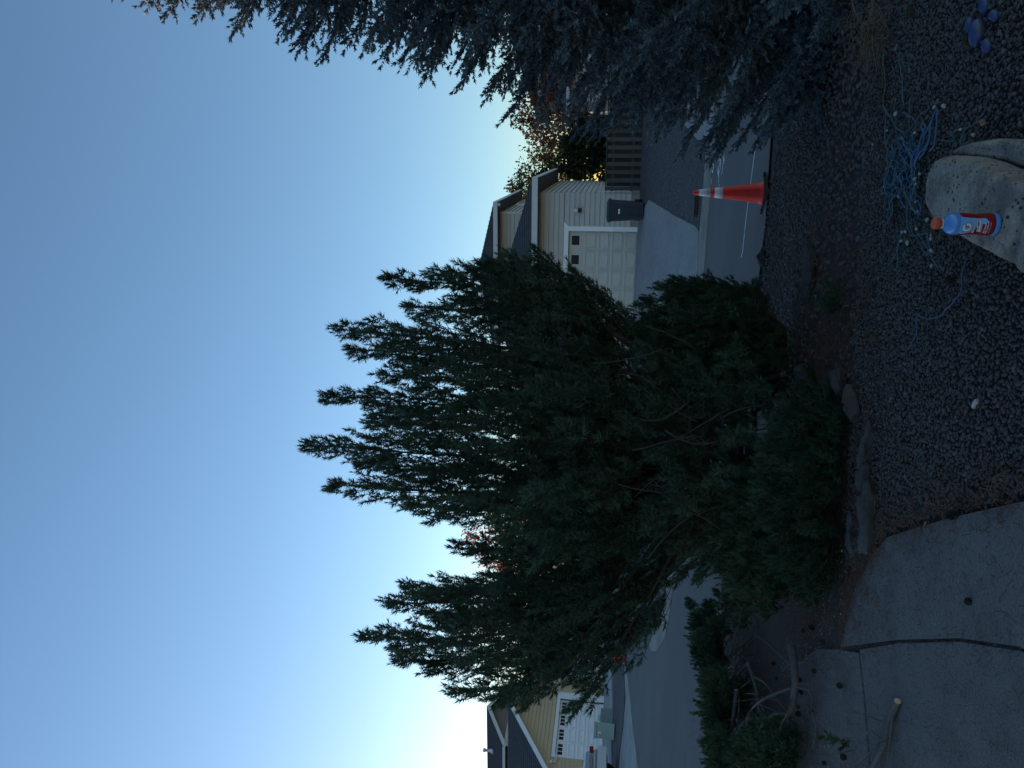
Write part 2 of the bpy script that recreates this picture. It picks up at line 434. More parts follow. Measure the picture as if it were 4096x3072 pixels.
for c_ in range(8):
    o = link('window', wfm, DT); o.location = (xs[c_] - .0, .1, 1.70)
    g = link('pane', gm, DT); g.location = (xs[c_], .1, 1.70)
tr = MB(); tr.box(.03, .175, -.025, .0, -.0, 2.14).box(-5.02, -4.875, -.025, .0, -.0, 2.14)
tr.prism([(-5.15, 2.14), (.16, 2.14), (.31, 2.285), (-5.15, 2.285)], 1, -.03, .0)
tr.build('door_trim', M_white, H)
# lower roof (hipped) with fascia, soffit
ex0, ex1, ey0, EZ = -6.5, 1.62, -.5, 3.17
pit = .40
def LP(t): return EZ + t * pit
RT = roof_mb([((ex0, ey0, EZ + .06), (ex1, ey0, EZ + .06), (ex1 - 4.5, 4.0, LP(4.5) + .06), (ex0 + 3.0, 4.0, LP(4.5) + .06)),
              ((ex1, ey0, EZ + .06), (ex1, 7.6, EZ + .06), (ex1 - 4.5, 7.6, LP(4.5) + .06), (ex1 - 4.5, 4.0, LP(4.5) + .06))], 22).build('roof', M_shingle, H)
MB().box(ex0, ex1, ey0 - .03, ey0, EZ - .10, EZ + .075).box(ex1, ex1 + .03, ey0 - .03, 7.6, EZ - .10, EZ + .075).build('fascia', M_fascia, RT)
sf = MB().box(ex0, ex1 - .002, ey0, -.018, EZ - .10, EZ - .06).box(1.19, ex1 - .002, -.018, 7.58, EZ - .10, EZ - .06).build('soffit', M_soffit, RT)
vm = MB().box(-.035, .035, -.035, .035, -.012, 0).mesh('soffit_vent', M_black)
for k in range(10):
    for dx in (1.36, 1.44):
        o = link('soffit_vent', vm, RT); o.location = (dx if k % 2 else 1.40, .25 + k * .6, EZ - .1)
        if dx == 1.36: break
# upper storey
u0, u1, uy0, uy1, uz0, uz1 = -4.7, .19, 4.0, 10.5, 3.6, 5.02
W3 = MB().box(u0, u1, uy0, uy1, uz0, uz1).build('wall', M_siding, H)
siding(W3, u0, u1 + .014, 3.75, 4.97, .155, uy0, M_siding)
W4 = MB().box(u1 + .001, u1 + .002, uy0, uy1, uz0, uz1).build('wall', M_siding, H)
siding(W4, uy0, uy1, 3.75, 4.97, .155, u1 + .002, M_siding, axis='y')
MB().box(u1 - .02, u1 + .03, uy0 - .03, uy0 + .07, uz0, 4.97).build('corner_trim', M_fascia, H)
UZ = 5.02; a0, a1, b0, b1 = u0 - .4, u1 + .40, uy0 - .5, uy1 + .4
apx, apy, apz = (a0 + a1) / 2, b0 + 2.75, UZ + 1.13
UR = roof_mb([((a0, b0, UZ + .05), (a1, b0, UZ + .05), (apx, apy, apz), (apx, apy, apz)), ((a1, b0, UZ + .05), (a1, b1, UZ + .05), (apx, b1 - 2.7, apz), (apx, apy, apz)),
              ((a0, b1, UZ + .05), (a0, b0, UZ + .05), (apx, apy, apz), (apx, b1 - 2.7, apz))], 16).build('roof', M_shingle, H)
MB().box(a0, a1, b0 - .03, b0, UZ - .09, UZ + .065).box(a1, a1 + .03, b0 - .03, b1, UZ - .09, UZ + .065).build('fascia', M_fascia, UR)
MB().box(a0, a1 - .002, b0, uy0, UZ - .09, UZ - .05).box(u1 + .02, a1 - .002, uy0, b1 - .02, UZ - .09, UZ - .05).build('soffit', M_soffit, UR)
MB().box(a1 - .12, a1 - .02, b0 + .02, b0 + .12, UZ - .18, UZ - .08).build('downspout', M_fascia, UR)
for k in range(8):
    o = link('soffit_vent', vm, UR); o.location = (u1 + .22, uy0 - .1 + k * .75, UZ - .09)
wn = MB().box(0, .03, 0, .9, 0, 1.0).box(.03, .05, 0, .06, 0, 1.0).box(.03, .05, .84, .9, 0, 1.0).box(.03, .05, .06, .84, .94, 1.0).build('window', M_white, H); wn.location = (u1 + .02, 7.2, 3.75)
MB().box(.031, .036, .07, .83, 0, .93).build('pane', M_glass, wn)
# wall lamp and outlet box
lm = MB(); lm.lathe([(.055, 0), (.062, .02), (.062, .17), (.05, .19), (.06, .2), (.05, .25), (.02, .285), (.008, .30), (.012, .315), (.008, .34), (.003, .37)], (0, -.09, 0), 10).box(-.05, .05, -.016, 0, .0, .14).box(-.02, .02, -.06, -.014, .05, .09)
WL = lm.build('wall_lamp', M_fascia, H); WL.location = (.66, -.012, 1.71)
MB().lathe([(.063, .03), (.0645, .04), (.0645, .15), (.063, .16)], (0, -.09, 0), 10).build('lamp_glass', M_glass, WL)
ob = MB().box(0, .07, -.06, .06, -.06, .06).build('outlet_box', M_fascia, H); ob.location = (1.186, 1.83, 1.3)

# ---------------------------------------------------------------- shadowbox fence beside it
FN = empty('board_fence', (5.94 + .05, 22.50 - .05, .76), -HAZ)
tag(FN, 'low weathered wooden board fence joining the grey house wall', 'fence')
bm_f = MB().box(0, .118, -.045, -.02, .03, 1.02).mesh('fence_board', M_wood)
bm_b = MB().box(0, .118, .022, .046, .03, 1.02).mesh('fence_board', M_woodshade)
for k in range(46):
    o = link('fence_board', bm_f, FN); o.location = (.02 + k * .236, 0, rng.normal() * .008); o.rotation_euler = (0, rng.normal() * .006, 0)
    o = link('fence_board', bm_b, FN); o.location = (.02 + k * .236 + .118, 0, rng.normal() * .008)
for z0 in (.22, .8): MB().box(0, 10.9, -.019, .021, z0, z0 + .075).build('fence_rail', M_wood, FN)
MB().box(0, 10.9, -.06, .06, 1.03, 1.065).build('fence_cap', M_wood, FN)
pm_ = MB().box(-.045, .045, -.018, .02, -.2, 1.03).mesh('fence_post', M_wood)
for k in range(5):
    o = link('fence_post', pm_, FN); o.location = (.07 + k * 2.4, .07, 0)

# ---------------------------------------------------------------- wheeled bin
def bin_thing(loc, rz):
    B = empty('wheeled_bin', loc, rz)
    tag(B, 'dark blue wheeled rubbish bin with green lid against grey siding', 'rubbish bin')
    mb = MB(); a = [(-.24, -.27), (.24, -.27), (.24, .27), (-.24, .27)]; t = [(-.29, -.33), (.29, -.33), (.29, .30), (-.29, .30)]
    def ring(pl, z, sx=1, sy=1):
        out = []
        for (x, y) in pl:
            for k in range(3):
                an = math.atan2(y, x); c = .05
                sxn = 1 if x > 0 else -1; syn = 1 if y > 0 else -1
                th = {(1, -1): -PI / 2, (1, 1): 0, (-1, 1): PI / 2, (-1, -1): PI}[(sxn, syn)] + k * PI / 4
                out.append(((abs(x) - c) * sxn * sx + c * math.cos(th), (abs(y) - c) * syn * sy + c * math.sin(th), z))
        return out
    rs = [ring(a, .0), ring(a, .03), ring([(x * .5 + u * .5, y * .5 + v * .5) for (x, y), (u, v) in zip(a, t)], .48), ring(t, .90), ring([(x * 1.06, y * 1.06) for x, y in t], .905), ring([(x * 1.06, y * 1.06) for x, y in t], .945)]
    n = 12; vs = [p for r in rs for p in r]; fs = [(i * n + k, i * n + (k + 1) % n, (i + 1) * n + (k + 1) % n, (i + 1) * n + k) for i in range(len(rs) - 1) for k in range(n)]
    mb.add(vs, fs + [tuple(range(n))[::-1], tuple(range((len(rs) - 1) * n, len(rs) * n))])
    body = mb.build('body', M_binbody, B)
    # recessed-looking front mouldings stand proud of the tapering face
    rb = MB()
    for k in range(7): rb.box(-.135 + k * .045 - .008, -.135 + k * .045 + .008, -.345, -.30, .80, .875)
    rb.prism([(-.22, .90), (.22, .90), (.16, .76), (-.16, .76)], 1, -.335, -.29)
    rb.box(-.10, .10, -.318, -.28, .55, .60).box(-.10, .10, -.308, -.27, .34, .36).box(-.10, -.085, -.31, -.26, .05, .55).box(.085, .10, -.31, -.26, .05, .55)
    rb.build('moulding', M_binbody, B)
    MB().box(-.065, -.005, -.325, -.30, .655, .70).box(.005, .065, -.325, -.30, .655, .70).build('sticker', M_white, B)
    ld = MB(); vs = []
    for s_, z in ((1.10, .945), (1.12, .965), (1.08, 1.0), (.8, 1.035)): vs += ring([(x * s_, y * s_) for x, y in t], z)
    ld.add(vs, [(i * n + k, i * n + (k + 1) % n, (i + 1) * n + (k + 1) % n, (i + 1) * n + k) for i in range(3) for k in range(n)] + [tuple(range(n))[::-1], tuple(range(3 * n, 4 * n))], 0)
    ld.build('lid', M_binlid, B)
    for sx in (-1, 1):
        wv = MB().lathe([(.02, -.03), (.12, -.03), (.12, .03), (.02, .03)], (0, 0, 0), 14).build('wheel', M_rubber, B)
        wv.rotation_euler = (0, PI / 2, 0); wv.location = (sx * .27, .27, .12)
    MB().tube([(-.24, .34, .93), (.24, .34, .93)], .018, 6).build('handle', M_binbody, B)
    return B
q = hit(2580, 838); bin_thing((q.x + .0, q.y + .15, Tz(q.x, q.y + .15) + .03), -HAZ)

# ---------------------------------------------------------------- storm drain grate in the far kerb
gq = hit(2800, 825)
GR = empty('drain_grate', (gq.x, gq.y + .02, float(road_z(gq.x, gq.y)) + .01), -.10)
tag(GR, 'rusty kerb drain grate with vertical bars behind the traffic cone', 'drain grate')
MB().box(-.24, .24, -.02, .02, 0, .02).box(-.24, .24, -.02, .02, .12, .14).box(-.24, -.22, -.02, .02, .02, .12).box(.22, .24, -.02, .02, .02, .12).build('frame', M_iron, GR)
MB().box(-.22, .22, .012, .02, .02, .12).build('backing', M_black, GR)
brm = MB().box(-.008, .008, -.018, .004, .02, .12).mesh('bar', M_iron)
for k in range(10):
    o = link('bar', brm, GR); o.location = (-.195 + k * .0433, 0, 0)

# ---------------------------------------------------------------- traffic cones
def cone(loc, rz, label, base=True):
    B = empty('traffic_cone', loc, rz); tag(B, label, 'traffic cone', 'orange traffic cones along the road')
    bs = MB(); bs.box(-.18, .18, -.18, .18, 0, .018); bs.prism([(-.17, -.17), (.17, -.17), (.17, .17), (-.17, .17)], 2, .018, .035)
    # stepped rubber foot
    bs.box(-.19, -.14, -.19, -.14, 0, .04).box(.14, .19, -.19, -.14, 0, .04).box(-.19, -.14, .14, .19, 0, .04).box(.14, .19, .14, .19, 0, .04)
    bs.build('base', M_black, B)
    Hc = .915
    def rr(z): return .132 + (.026 - .132) * ((z - .04) / (Hc - .04))
    prof = [(.15, .035), (.15, .043), (rr(.05) + .006, .05), (rr(.10), .10)] + [(rr(z), z) for z in (.3, .5, .7, .85, .885)] + [(.019, .89), (.023, .897), (.023, .91), (.019, .915)]
    MB().lathe(prof, (0, 0, 0), 28).build('body', M_orange, B)
    for z0, z1 in ((.535, .64), (.69, .84)):
        MB().lathe([(rr(z0) + .001, z0), (rr(z0) + .0035, z0 + .001), (rr((z0 + z1) / 2) + .0035, (z0 + z1) / 2), (rr(z1) + .0035, z1 - .001), (rr(z1) + .001, z1)], (0, 0, 0), 28).build('reflective_sleeve', M_sleeve, B)
    return B
cq = hit(3062, 770)
cone((cq.x, 9.88, float(road_z(cq.x, 9.88)) + .002), .62, 'orange traffic cone with two white bands at the gravel edge')
q = hit(2503, 2636); cone((q.x, q.y, Tz(q.x, q.y) + .002), .2, 'distant orange traffic cone half hidden by pine boughs near yellow house')
q = hit(2742, 2030); cone((q.x, q.y, Tz(q.x, q.y) + .02), .4, 'orange traffic cone glimpsed through the middle of the tall pine')

# ---------------------------------------------------------------- yellow house at the left
Yh = empty('yellow_house', (-14.92, 31.82, 0.97), math.radians(71.66))
tag(Yh, 'yellow sided house with white garage door and grey brown upper gable', 'house')
AX, AZ, SL = .84, 4.22, .56
XL, XR = -3.4, 3.26
def yclip(z):
    h = AZ - .06 - z
    return (max(XL, AX - h / SL), min(XR, AX + h / SL))
zl, zr = AZ - .1 - SL * (AX - XL), AZ - .1 - SL * (XR - AX)
wy = MB()
wy.prism([(XL, .2), (-1.43, .2), (-1.43, 2.15), (2.33, 2.15), (2.33, .2), (XR, .2), (XR, zr), (AX, AZ - .1), (XL, zl)], 1, 0, .15)
W5 = wy.build('wall', M_yellow, Yh)
siding(W5, XL, -1.44, .22, 2.02, .165, 0, M_yellow, clip=lambda z: (XL if z < zl else yclip(z)[0], -1.44))
siding(W5, 2.34, XR, .22, 2.02, .165, 0, M_yellow)
siding(W5, XL, XR, 2.20, AZ - .15, .165, 0, M_yellow, clip=yclip)
MB().box(XL, XR, .155, 9, .2, 2.2).build('wall', M_yellow, Yh)
for q_ in ((XL + .01, -1.44), (2.34, XR)): MB().box(q_[0], q_[1], -.004, .1, -.3, .2).build('foundation', M_found, Yh)
MB().box(XR - .02, XR + .07, -.025, .06, .1, zr - .1).build('corner_trim', M_white, Yh)
MB().box(-1.44, -1.33, -.03, 0, 0, 2.02).box(1.95, 2.34, -.03, 0, 0, 2.02).box(-1.46, 2.36, -.034, 0, 2.02, 2.16).build('door_trim', M_white, Yh)
DY = empty('garage_door'); DY.parent = Yh
MB().box(-1.34, 1.96, .09, .13, 0, 2.03).build('door_leaf', M_white, DY)
pw = 3.28 / 4
mb = MB().box(.01, pw - .01, -.012, 0, .012, .378)
for q_ in ((.05, .085, .06, .33), (pw - .085, pw - .05, .06, .33), (.085, pw - .085, .06, .09), (.085, pw - .085, .30, .33)): mb.box(q_[0], q_[1], -.04, -.012, q_[2], q_[3])
pnl = mb.mesh('door_panel', M_white)
for r_ in range(4):
    for c_ in range(4):
        o = link('door_panel', pnl, DY); o.location = (-1.33 + c_ * pw, .09, r_ * .39 + .01)
wf = MB(); wf.box(.01, .105, -.02, 0, 0, .42).box(pw - .105, pw - .01, -.02, 0, 0, .42).box(.105, pw - .105, -.02, 0, 0, .13).box(.105, pw - .105, -.02, 0, .33, .42)
for k in (1, 2): wf.box(.105 + k * (pw - .21) / 3 - .014, .105 + k * (pw - .21) / 3 + .014, -.02, 0, .13, .33)
wfm2 = wf.mesh('window', M_white)
pn3 = MB().box(.016, (pw - .21) / 3 - .016, -.008, -.002, .131, .329).mesh('pane', M_glass)
for c_ in range(4):
    o = link('window', wfm2, DY); o.location = (-1.33 + c_ * pw, .09, 1.60)
    for k in range(3):
        g = link('pane', pn3, DY); g.location = (-1.33 + c_ * pw + .105 + k * (pw - .21) / 3, .09, 1.60)
XO0, XO1 = -3.9, 3.75
def rz_(x): return AZ + .08 - SL * abs(x - AX)
RY = roof_mb([((XO0, 9, rz_(XO0)), (XO0, -.45, rz_(XO0)), (AX, -.45, AZ + .08), (AX, 9, AZ + .08)), ((XO1, -.45, rz_(XO1)), (XO1, 9, rz_(XO1)), (AX, 9, AZ + .08), (AX, -.45, AZ + .08))], 26).build('roof', M_shingle, Yh)
fb = MB(); fb.prism([(XO0, rz_(XO0) - .2), (AX, AZ - .12), (AX, AZ + .075), (XO0, rz_(XO0) - .005)], 1, -.49, -.452); fb.prism([(AX, AZ - .12), (XO1, rz_(XO1) - .2), (XO1, rz_(XO1) - .005), (AX, AZ + .075)], 1, -.49, -.452)
fb.build('fascia', M_white, RY)
sb = MB(); sb.prism([(XO0, rz_(XO0) - .07), (AX, AZ + .01), (XO1, rz_(XO1) - .07), (XO1, rz_(XO1) - .02), (AX, AZ + .06), (XO0, rz_(XO0) - .02)], 1, -.45, .02)
sb.build('soffit', M_yellow, RY)
# lamp on either side of the garage door: plate with two flood heads
fl = MB().lathe([(.05, 0), (.06, .02), (.03, .04)], (0, 0, 0), 10)
fl.tube([(0, 0, .03), (-.10, -.02, .10), (-.16, .02, .14)], .014, 6).tube([(0, 0, .03), (.11, -.02, .09), (.17, .03, .14)], .014, 6)
fl.tube([(-.14, .0, .12), (-.21, .05, .20)], [.03, .065], 8).tube([(.15, .0, .12), (.21, .06, .20)], [.03, .065], 8)
flm = fl.mesh('flood_lamp', M_white)
for px_, pz_ in ((-1.74, 2.0), (2.85, 2.2)):
    o = link('flood_lamp', flm, Yh); o.location = (px_, -.02, pz_); o.rotation_euler = (PI / 2, .5, 0)
# grey-brown upper storey behind
GX, GZ, GS, GY = 6.04, 6.20, .49, 5.0
gx0, gx1 = 3.9, 8.2
def gclip(z): h = GZ - .14 - z; return (max(gx0, GX - h / GS), min(gx1, GX + h / GS))
gz0, gz1 = GZ - .2 - GS * (GX - gx0), GZ - .2 - GS * (gx1 - GX)
W6 = MB().prism([(gx0, .5), (gx1, .5), (gx1, gz1), (GX, GZ - .2), (gx0, gz0)], 1, GY, GY + 9).build('wall', M_brown, Yh)
siding(W6, gx0, gx1, 4.98, GZ - .16, .165, GY, M_brown, clip=gclip)
siding(W6, gx0, gx1, 2.9, 4.72, .165, GY, M_brown)
MB().box(gx0 - .02, gx1, GY - .04, GY, 4.72, 4.98).build('trim_band', M_fascia, Yh)
def gz_(x): return GZ - GS * abs(x - GX)
go0, go1 = gx0 - .4, gx1 + .4
RG = roof_mb([((go0, GY + 9.4, gz_(go0)), (go0, GY - .4, gz_(go0)), (GX, GY - .4, GZ), (GX, GY + 9.4, GZ)), ((go1, GY - .4, gz_(go1)), (go1, GY + 9.4, gz_(go1)), (GX, GY + 9.4, GZ), (GX, GY - .4, GZ))], 18).build('roof', M_shingle, Yh)
fb = MB(); fb.prism([(go0, gz_(go0) - .2), (GX, GZ - .2), (GX, GZ - .005), (go0, gz_(go0) - .01)], 1, GY - .44, GY - .402).prism([(GX, GZ - .2), (go1, gz_(go1) - .2), (go1, gz_(go1) - .01), (GX, GZ - .005)], 1, GY - .44, GY - .402)
fb.box(go0 - .1, go0, GY - .4, GY + 9.4, gz_(go0) - .14, gz_(go0) - .01)
fb.build('fascia', M_fascia, RG)
vp = MB().lathe([(.16, -.1), (.10, .05), (.075, .07), (.075, .34), (.11, .35), (.11, .44), (.09, .46)], (0, 0, 0), 12).build('vent_pipe', M_fascia, RG)
vp.location = (GX - .95, GY + 1.6, GZ - GS * .95 + .05)

# ---------------------------------------------------------------- brown house seen past the right end of the yellow one, and the white-garage house behind the spruce
def simple_house(loc, rz, wdt, dpt, ez, pitch, mw, label, name, door=None, rev=.18, front_boards=True, gable=True):
    B = empty(name, loc, rz); tag(B, label, 'house')
    az_ = ez + pitch * wdt / 2
    if gable:
        Wl = MB().prism([(-wdt / 2, 0), (wdt / 2, 0), (wdt / 2, ez), (0, az_), (-wdt / 2, ez)], 1, 0, dpt).build('wall', mw, B)
        cl = lambda z: (-wdt / 2 + max(0, (z - ez) / pitch), wdt / 2 - max(0, (z - ez) / pitch))
        siding(Wl, -wdt / 2, wdt / 2, .1, az_ - .1, rev, 0, mw, clip=cl)
        o_ = .45; xl = wdt / 2 + o_; zl_ = ez - pitch * o_ + .06; at_ = az_ + .06
        R_ = roof_mb([((-xl, dpt + o_, zl_), (-xl, -o_, zl_), (0, -o_, at_), (0, dpt + o_, at_)), ((xl, -o_, zl_), (xl, dpt + o_, zl_), (0, dpt + o_, at_), (0, -o_, at_))], 18).build('roof', M_shingle, B)
        MB().prism([(-xl, zl_ - .2), (0, at_ - .2), (0, at_ - .004), (-xl, zl_ - .004)], 1, -o_ - .035, -o_ - .002).prism([(0, at_ - .2), (xl, zl_ - .2), (xl, zl_ - .004), (0, at_ - .004)], 1, -o_ - .035, -o_ - .002).build('fascia', M_white, R_)
    else:
        Wl = MB().box(-wdt / 2, wdt / 2, 0, dpt, 0, ez).build('wall', mw, B)
        siding(Wl, -wdt / 2, wdt / 2, .1, ez - .1, rev, 0, mw)
        o_ = .5; xl = wdt / 2 + o_; rr = pitch * (dpt / 2 + o_)
        ins = dpt / 2 + o_
        R_ = roof_mb([((-xl, -o_, ez), (xl, -o_, ez), (xl - ins, dpt / 2, ez + rr), (-xl + ins, dpt / 2, ez + rr)), ((-xl, dpt + o_, ez), (-xl, -o_, ez), (-xl + ins, dpt / 2, ez + rr), (-xl + ins, dpt / 2, ez + rr)),
                      ((xl, -o_, ez), (xl, dpt + o_, ez), (xl - ins, dpt / 2, ez + rr), (xl - ins, dpt / 2, ez + rr))], 18).build('roof', M_shingle, B)
        MB().box(-xl, xl, -o_ - .03, -o_, ez - .14, ez + .01).box(-xl - .03, -xl, -o_, dpt + o_, ez - .14, ez + .01).build('fascia', M_fascia, R_)
    if door:
        d0, d1, dz = door
        G = empty('garage_door'); G.parent = B
        MB().box(d0, d1, -.05, -.018, 0, dz).build('door_leaf', M_white, G)
        n_ = 4; pm2 = MB().box(.04, (d1 - d0) / n_ - .04, -.065, -.05, .05, dz / 4 - .05).mesh('door_panel', M_white)
        for i in range(n_):
            for j in range(4):
                o = link('door_panel', pm2, G); o.location = (d0 + i * (d1 - d0) / n_, 0, j * dz / 4)
        MB().box(d0 - .15, d0, -.06, -.018, 0, dz + .15).box(d1, d1 + .15, -.06, -.018, 0, dz + .15).box(d0, d1, -.06, -.018, dz, dz + .15).build('door_trim', M_white, B)
    return B
simple_house((-16.4, 46.5, 1.0), math.radians(20), 8.5, 9, 3.0, .5, M_brown, 'brown sided house with white trimmed gable seen beyond the yellow house', 'brown_house', (-1.8, 2.4, 2.1))
simple_house((15.9, 31.5, .55), -HAZ - .25, 7.0, 8, 3.3, .45, M_siding, 'pale house with dark hipped roof and white garage door behind the blue spruce', 'pale_house', (-2.6, 2.2, 2.2), gable=False)
simple_house((19.6, 39.5, .55), -HAZ, 9, 9, 5.4, .45, M_siding, 'tall dark roofed house standing behind the blue spruce and pale house', 'tall_house', gable=False)

# ---------------------------------------------------------------- utility boxes and parked car on the left
q = hit(2463, 2928); UB = empty('utility_pedestal', (q.x, q.y, Tz(q.x, q.y) + .05), .35)
tag(UB, 'pale green utility pedestal with a small warning label before white garage', 'utility box')
MB().prism([(-.15, 0), (.15, 0), (.15, .56), (-.13, .60)], 0, -.22, .22).build('cabinet', M_util, UB)
MB().prism([(-.165, .56), (.165, .545), (.165, .585), (-.165, .625)], 0, -.235, .235).build('lid', M_util, UB)
MB().box(-.16, -.02, -.156, -.150, .40, .50).build('warning_label', M_sleeve, UB)
MB().box(-.145, -.085, -.160, -.1565, .415, .485).build('warning_symbol', mat('label orange', (.6, .16, .03), .6, 0), UB)
q = hit(2452, 2868); UB2 = empty('utility_vault', (q.x, q.y, Tz(q.x, q.y) + .05), .3)
tag(UB2, 'squat grey green utility box with rounded cap beside the pale pedestal', 'utility box')
MB().prism([(-.16, 0), (.16, 0), (.16, .33), (-.14, .36)], 0, -.23, .23).build('cabinet', M_utild, UB2)
MB().lathe([(.11, 0), (.12, .05), (.115, .16), (.08, .21), (.02, .23)], (0, 0, 0), 14).build('cap', M_util, UB2).location = (-.1, .28, .22)
cw = hit(2474, 3008); CA = empty('parked_car', (0, 0, 0), math.radians(71.66))
off = Matrix.Rotation(math.radians(71.66), 3, 'Z') @ Vector((.86, .05, 0))
CA.location = (cw.x - off.x, cw.y - off.y, Tz(cw.x, cw.y) + .05)
tag(CA, 'silver parked car with red tail lamp at the left picture edge', 'car')
prof = [(.06, .32), (.0, .42), (.0, .62), (.05, .80), (.12, .90), (.62, .96), (1.25, 1.36), (2.35, 1.42), (3.2, 1.02), (4.25, .82), (4.42, .60), (4.42, .34), (4.2, .26), (.3, .26)]
bm_ = bmesh.new()
def car_half(wd):
    return [(y, z, (wd if z < 1.0 else wd - .16)) for (y, z) in prof]
ringv = []
for sgn in (-1, -.9, .9, 1):
    row = []
    for (y, z, wd) in car_half(.88):
        wv = wd if abs(sgn) < 1 else wd
        xx = sgn * wd; yy = y + (.05 if abs(sgn) == 1 and y < .3 else 0) - (.05 if abs(sgn) == 1 and y > 4.2 else 0); z2 = z - (.03 if abs(sgn) == 1 and z > .8 else 0)
        row.append(bm_.verts.new((xx, yy, z2)))
    ringv.append(row)
npf = len(prof)
for i in range(3):
    for k in range(npf): bm_.faces.new((ringv[i][k], ringv[i][(k + 1) % npf], ringv[i + 1][(k + 1) % npf], ringv[i + 1][k]))
bm_.faces.new(ringv[0][::-1]); bm_.faces.new(ringv[3])
bmesh.ops.recalc_face_normals(bm_, faces=bm_.faces[:])
me = bpy.data.meshes.new('body'); bm_.to_mesh(me); bm_.free(); link('body', me, CA, M_carpaint)
MB().prism([(-.88, .30), (.88, .30), (.89, .56), (-.89, .56)], 1, -.07, .10).build('bumper', M_carwhite, CA)
for sx in (-1, 1):
    tl = MB().prism([(sx * .90, .68), (sx * .70, .69), (sx * .72, .79), (sx * .885, .80)], 1, -.025, .2).build('tail_lamp', M_red, CA)
MB().box(-.58, .58, -.02, .03, .70, .79).build('chrome_strip', M_chrome, CA)
MB().add([(-.66, .66, 1.0), (.66, .66, 1.0), (.6, 1.2, 1.35), (-.6, 1.2, 1.35), (-.66, .62, .98), (.66, .62, .98)], [(0, 1, 2, 3)]).build('rear_window', M_glass, CA)
wm = MB().lathe([(.20, -.1), (.31, -.1), (.32, -.06), (.32, .06), (.31, .1), (.20, .1)], (0, 0, 0), 20).mesh('tyre', M_rubber)
rm = MB().lathe([(.05, .03), (.19, .05), (.2, .11), (.19, .12)], (0, 0, 0), 16).mesh('rim', M_chrome)
for sx in (-1, 1):
    for yy in (.85, 3.55):
        wv = empty('wheel'); wv.parent = CA; wv.location = (sx * .82, yy, .32); wv.rotation_euler = (0, sx * PI / 2, 0)
        link('tyre', wm, wv); link('rim', rm, wv)

# ---------------------------------------------------------------- foliage
def needle_mat(name, col, tint=.5, trans=.18, rough=.55):
    return mat(name, col, rough, 0, 1, 0, tint=tint, trans=trans, spec=.3)
M_pine = needle_mat('pine needles', (.054, .098, .064))
M_mugo = needle_mat('mugo needles', (.030, .060, .034))
M_cut = needle_mat('cut bough needles', (.040, .074, .038))
M_spruce = needle_mat('blue spruce needles', (.115, .160, .195), tint=.55, trans=.10)
M_bark = mat('pine bark', (.055, .045, .038), .9, .35, 25, .8, 60)
M_sbark = mat('spruce bark', (.045, .038, .034), .9, .35, 25)
M_cutbark = mat('pale cut bark', (.098, .090, .085), .9, .3, 20, .8, 60)
M_cutend = mat('cut wood end', (.50, .36, .22), .8, .15, 60)
M_deadtwig = mat('dead twig', (.13, .09, .06), .9, .3, 25)

def shoot_protos(n, count, L, nl, w, a0, a1, bare=.12, seed=1, flat=0.0):
    """bottlebrush shoots along +Z; each needle one slim triangle"""
    r = np.random.default_rng(seed); out = []
    for _ in range(n):
        t = bare + (1 - bare) * r.random(count) ** .85
        az = r.random(count) * 2 * PI
        an = np.radians(a0 + (a1 - a0) * t + r.normal(0, 7, count))
        ln = nl * (.8 + .4 * r.random(count))
        base = np.stack([np.zeros(count), np.zeros(count), t * L], -1)
        d = np.stack([np.sin(an) * np.cos(az), np.sin(an) * np.sin(az), np.cos(an)], -1)
        tip = base + d * ln[:, None]
        sd = np.cross(d, r.normal(size=(count, 3))); sd /= np.linalg.norm(sd, axis=1)[:, None]
        V = np.stack([base + sd * w / 2, base - sd * w / 2, tip], 1).reshape(-1, 3)
        out.append(V)
    return out
P_PINE = shoot_protos(8, 26, .085, .050, .0098, 98, 14, bare=.10, seed=2)
P_MUGO = shoot_protos(6, 24, .070, .046, .0088, 82, 14, bare=.15, seed=3)
P_SPRUCE = shoot_protos(8, 28, .120, .027, .0125, 70, 34, bare=0, seed=4)
P_SPR2 = shoot_protos(6, 30, .13, .021, .0070, 62, 38, bare=0, seed=5)
P_SPR3 = shoot_protos(4, 22, .125, .026, .0105, 66, 34, bare=0, seed=6)

def place(protos, pos, dirs, scl, tint, r):
    pos = np.asarray(pos, float); dirs = np.asarray(dirs, float); n = len(pos)
    dirs = dirs / np.linalg.norm(dirs, axis=1)[:, None]
    rv = r.normal(size=(n, 3)); a = np.cross(dirs, rv); a /= np.linalg.norm(a, axis=1)[:, None]; b = np.cross(dirs, a)
    Rm = np.stack([a, b, dirs], -1) * np.asarray(scl)[:, None, None]
    pid = r.integers(0, len(protos), n); VS = []; TS = []
    for k, P_ in enumerate(protos):
        idx = np.where(pid == k)[0]
        if len(idx) == 0: continue
        V = np.einsum('nij,mj->nmi', Rm[idx], P_) + pos[idx][:, None, :]
        VS.append(V.reshape(-1, 3)); tt = np.repeat(np.asarray(tint)[idx], len(P_))
        tt = tt + np.tile(np.tile([-.12, -.12, .12], len(P_) // 3), len(idx)); TS.append(tt)
    V = np.concatenate(VS); t = np.concatenate(TS)
    return V, np.arange(len(V)).reshape(-1, 3), t

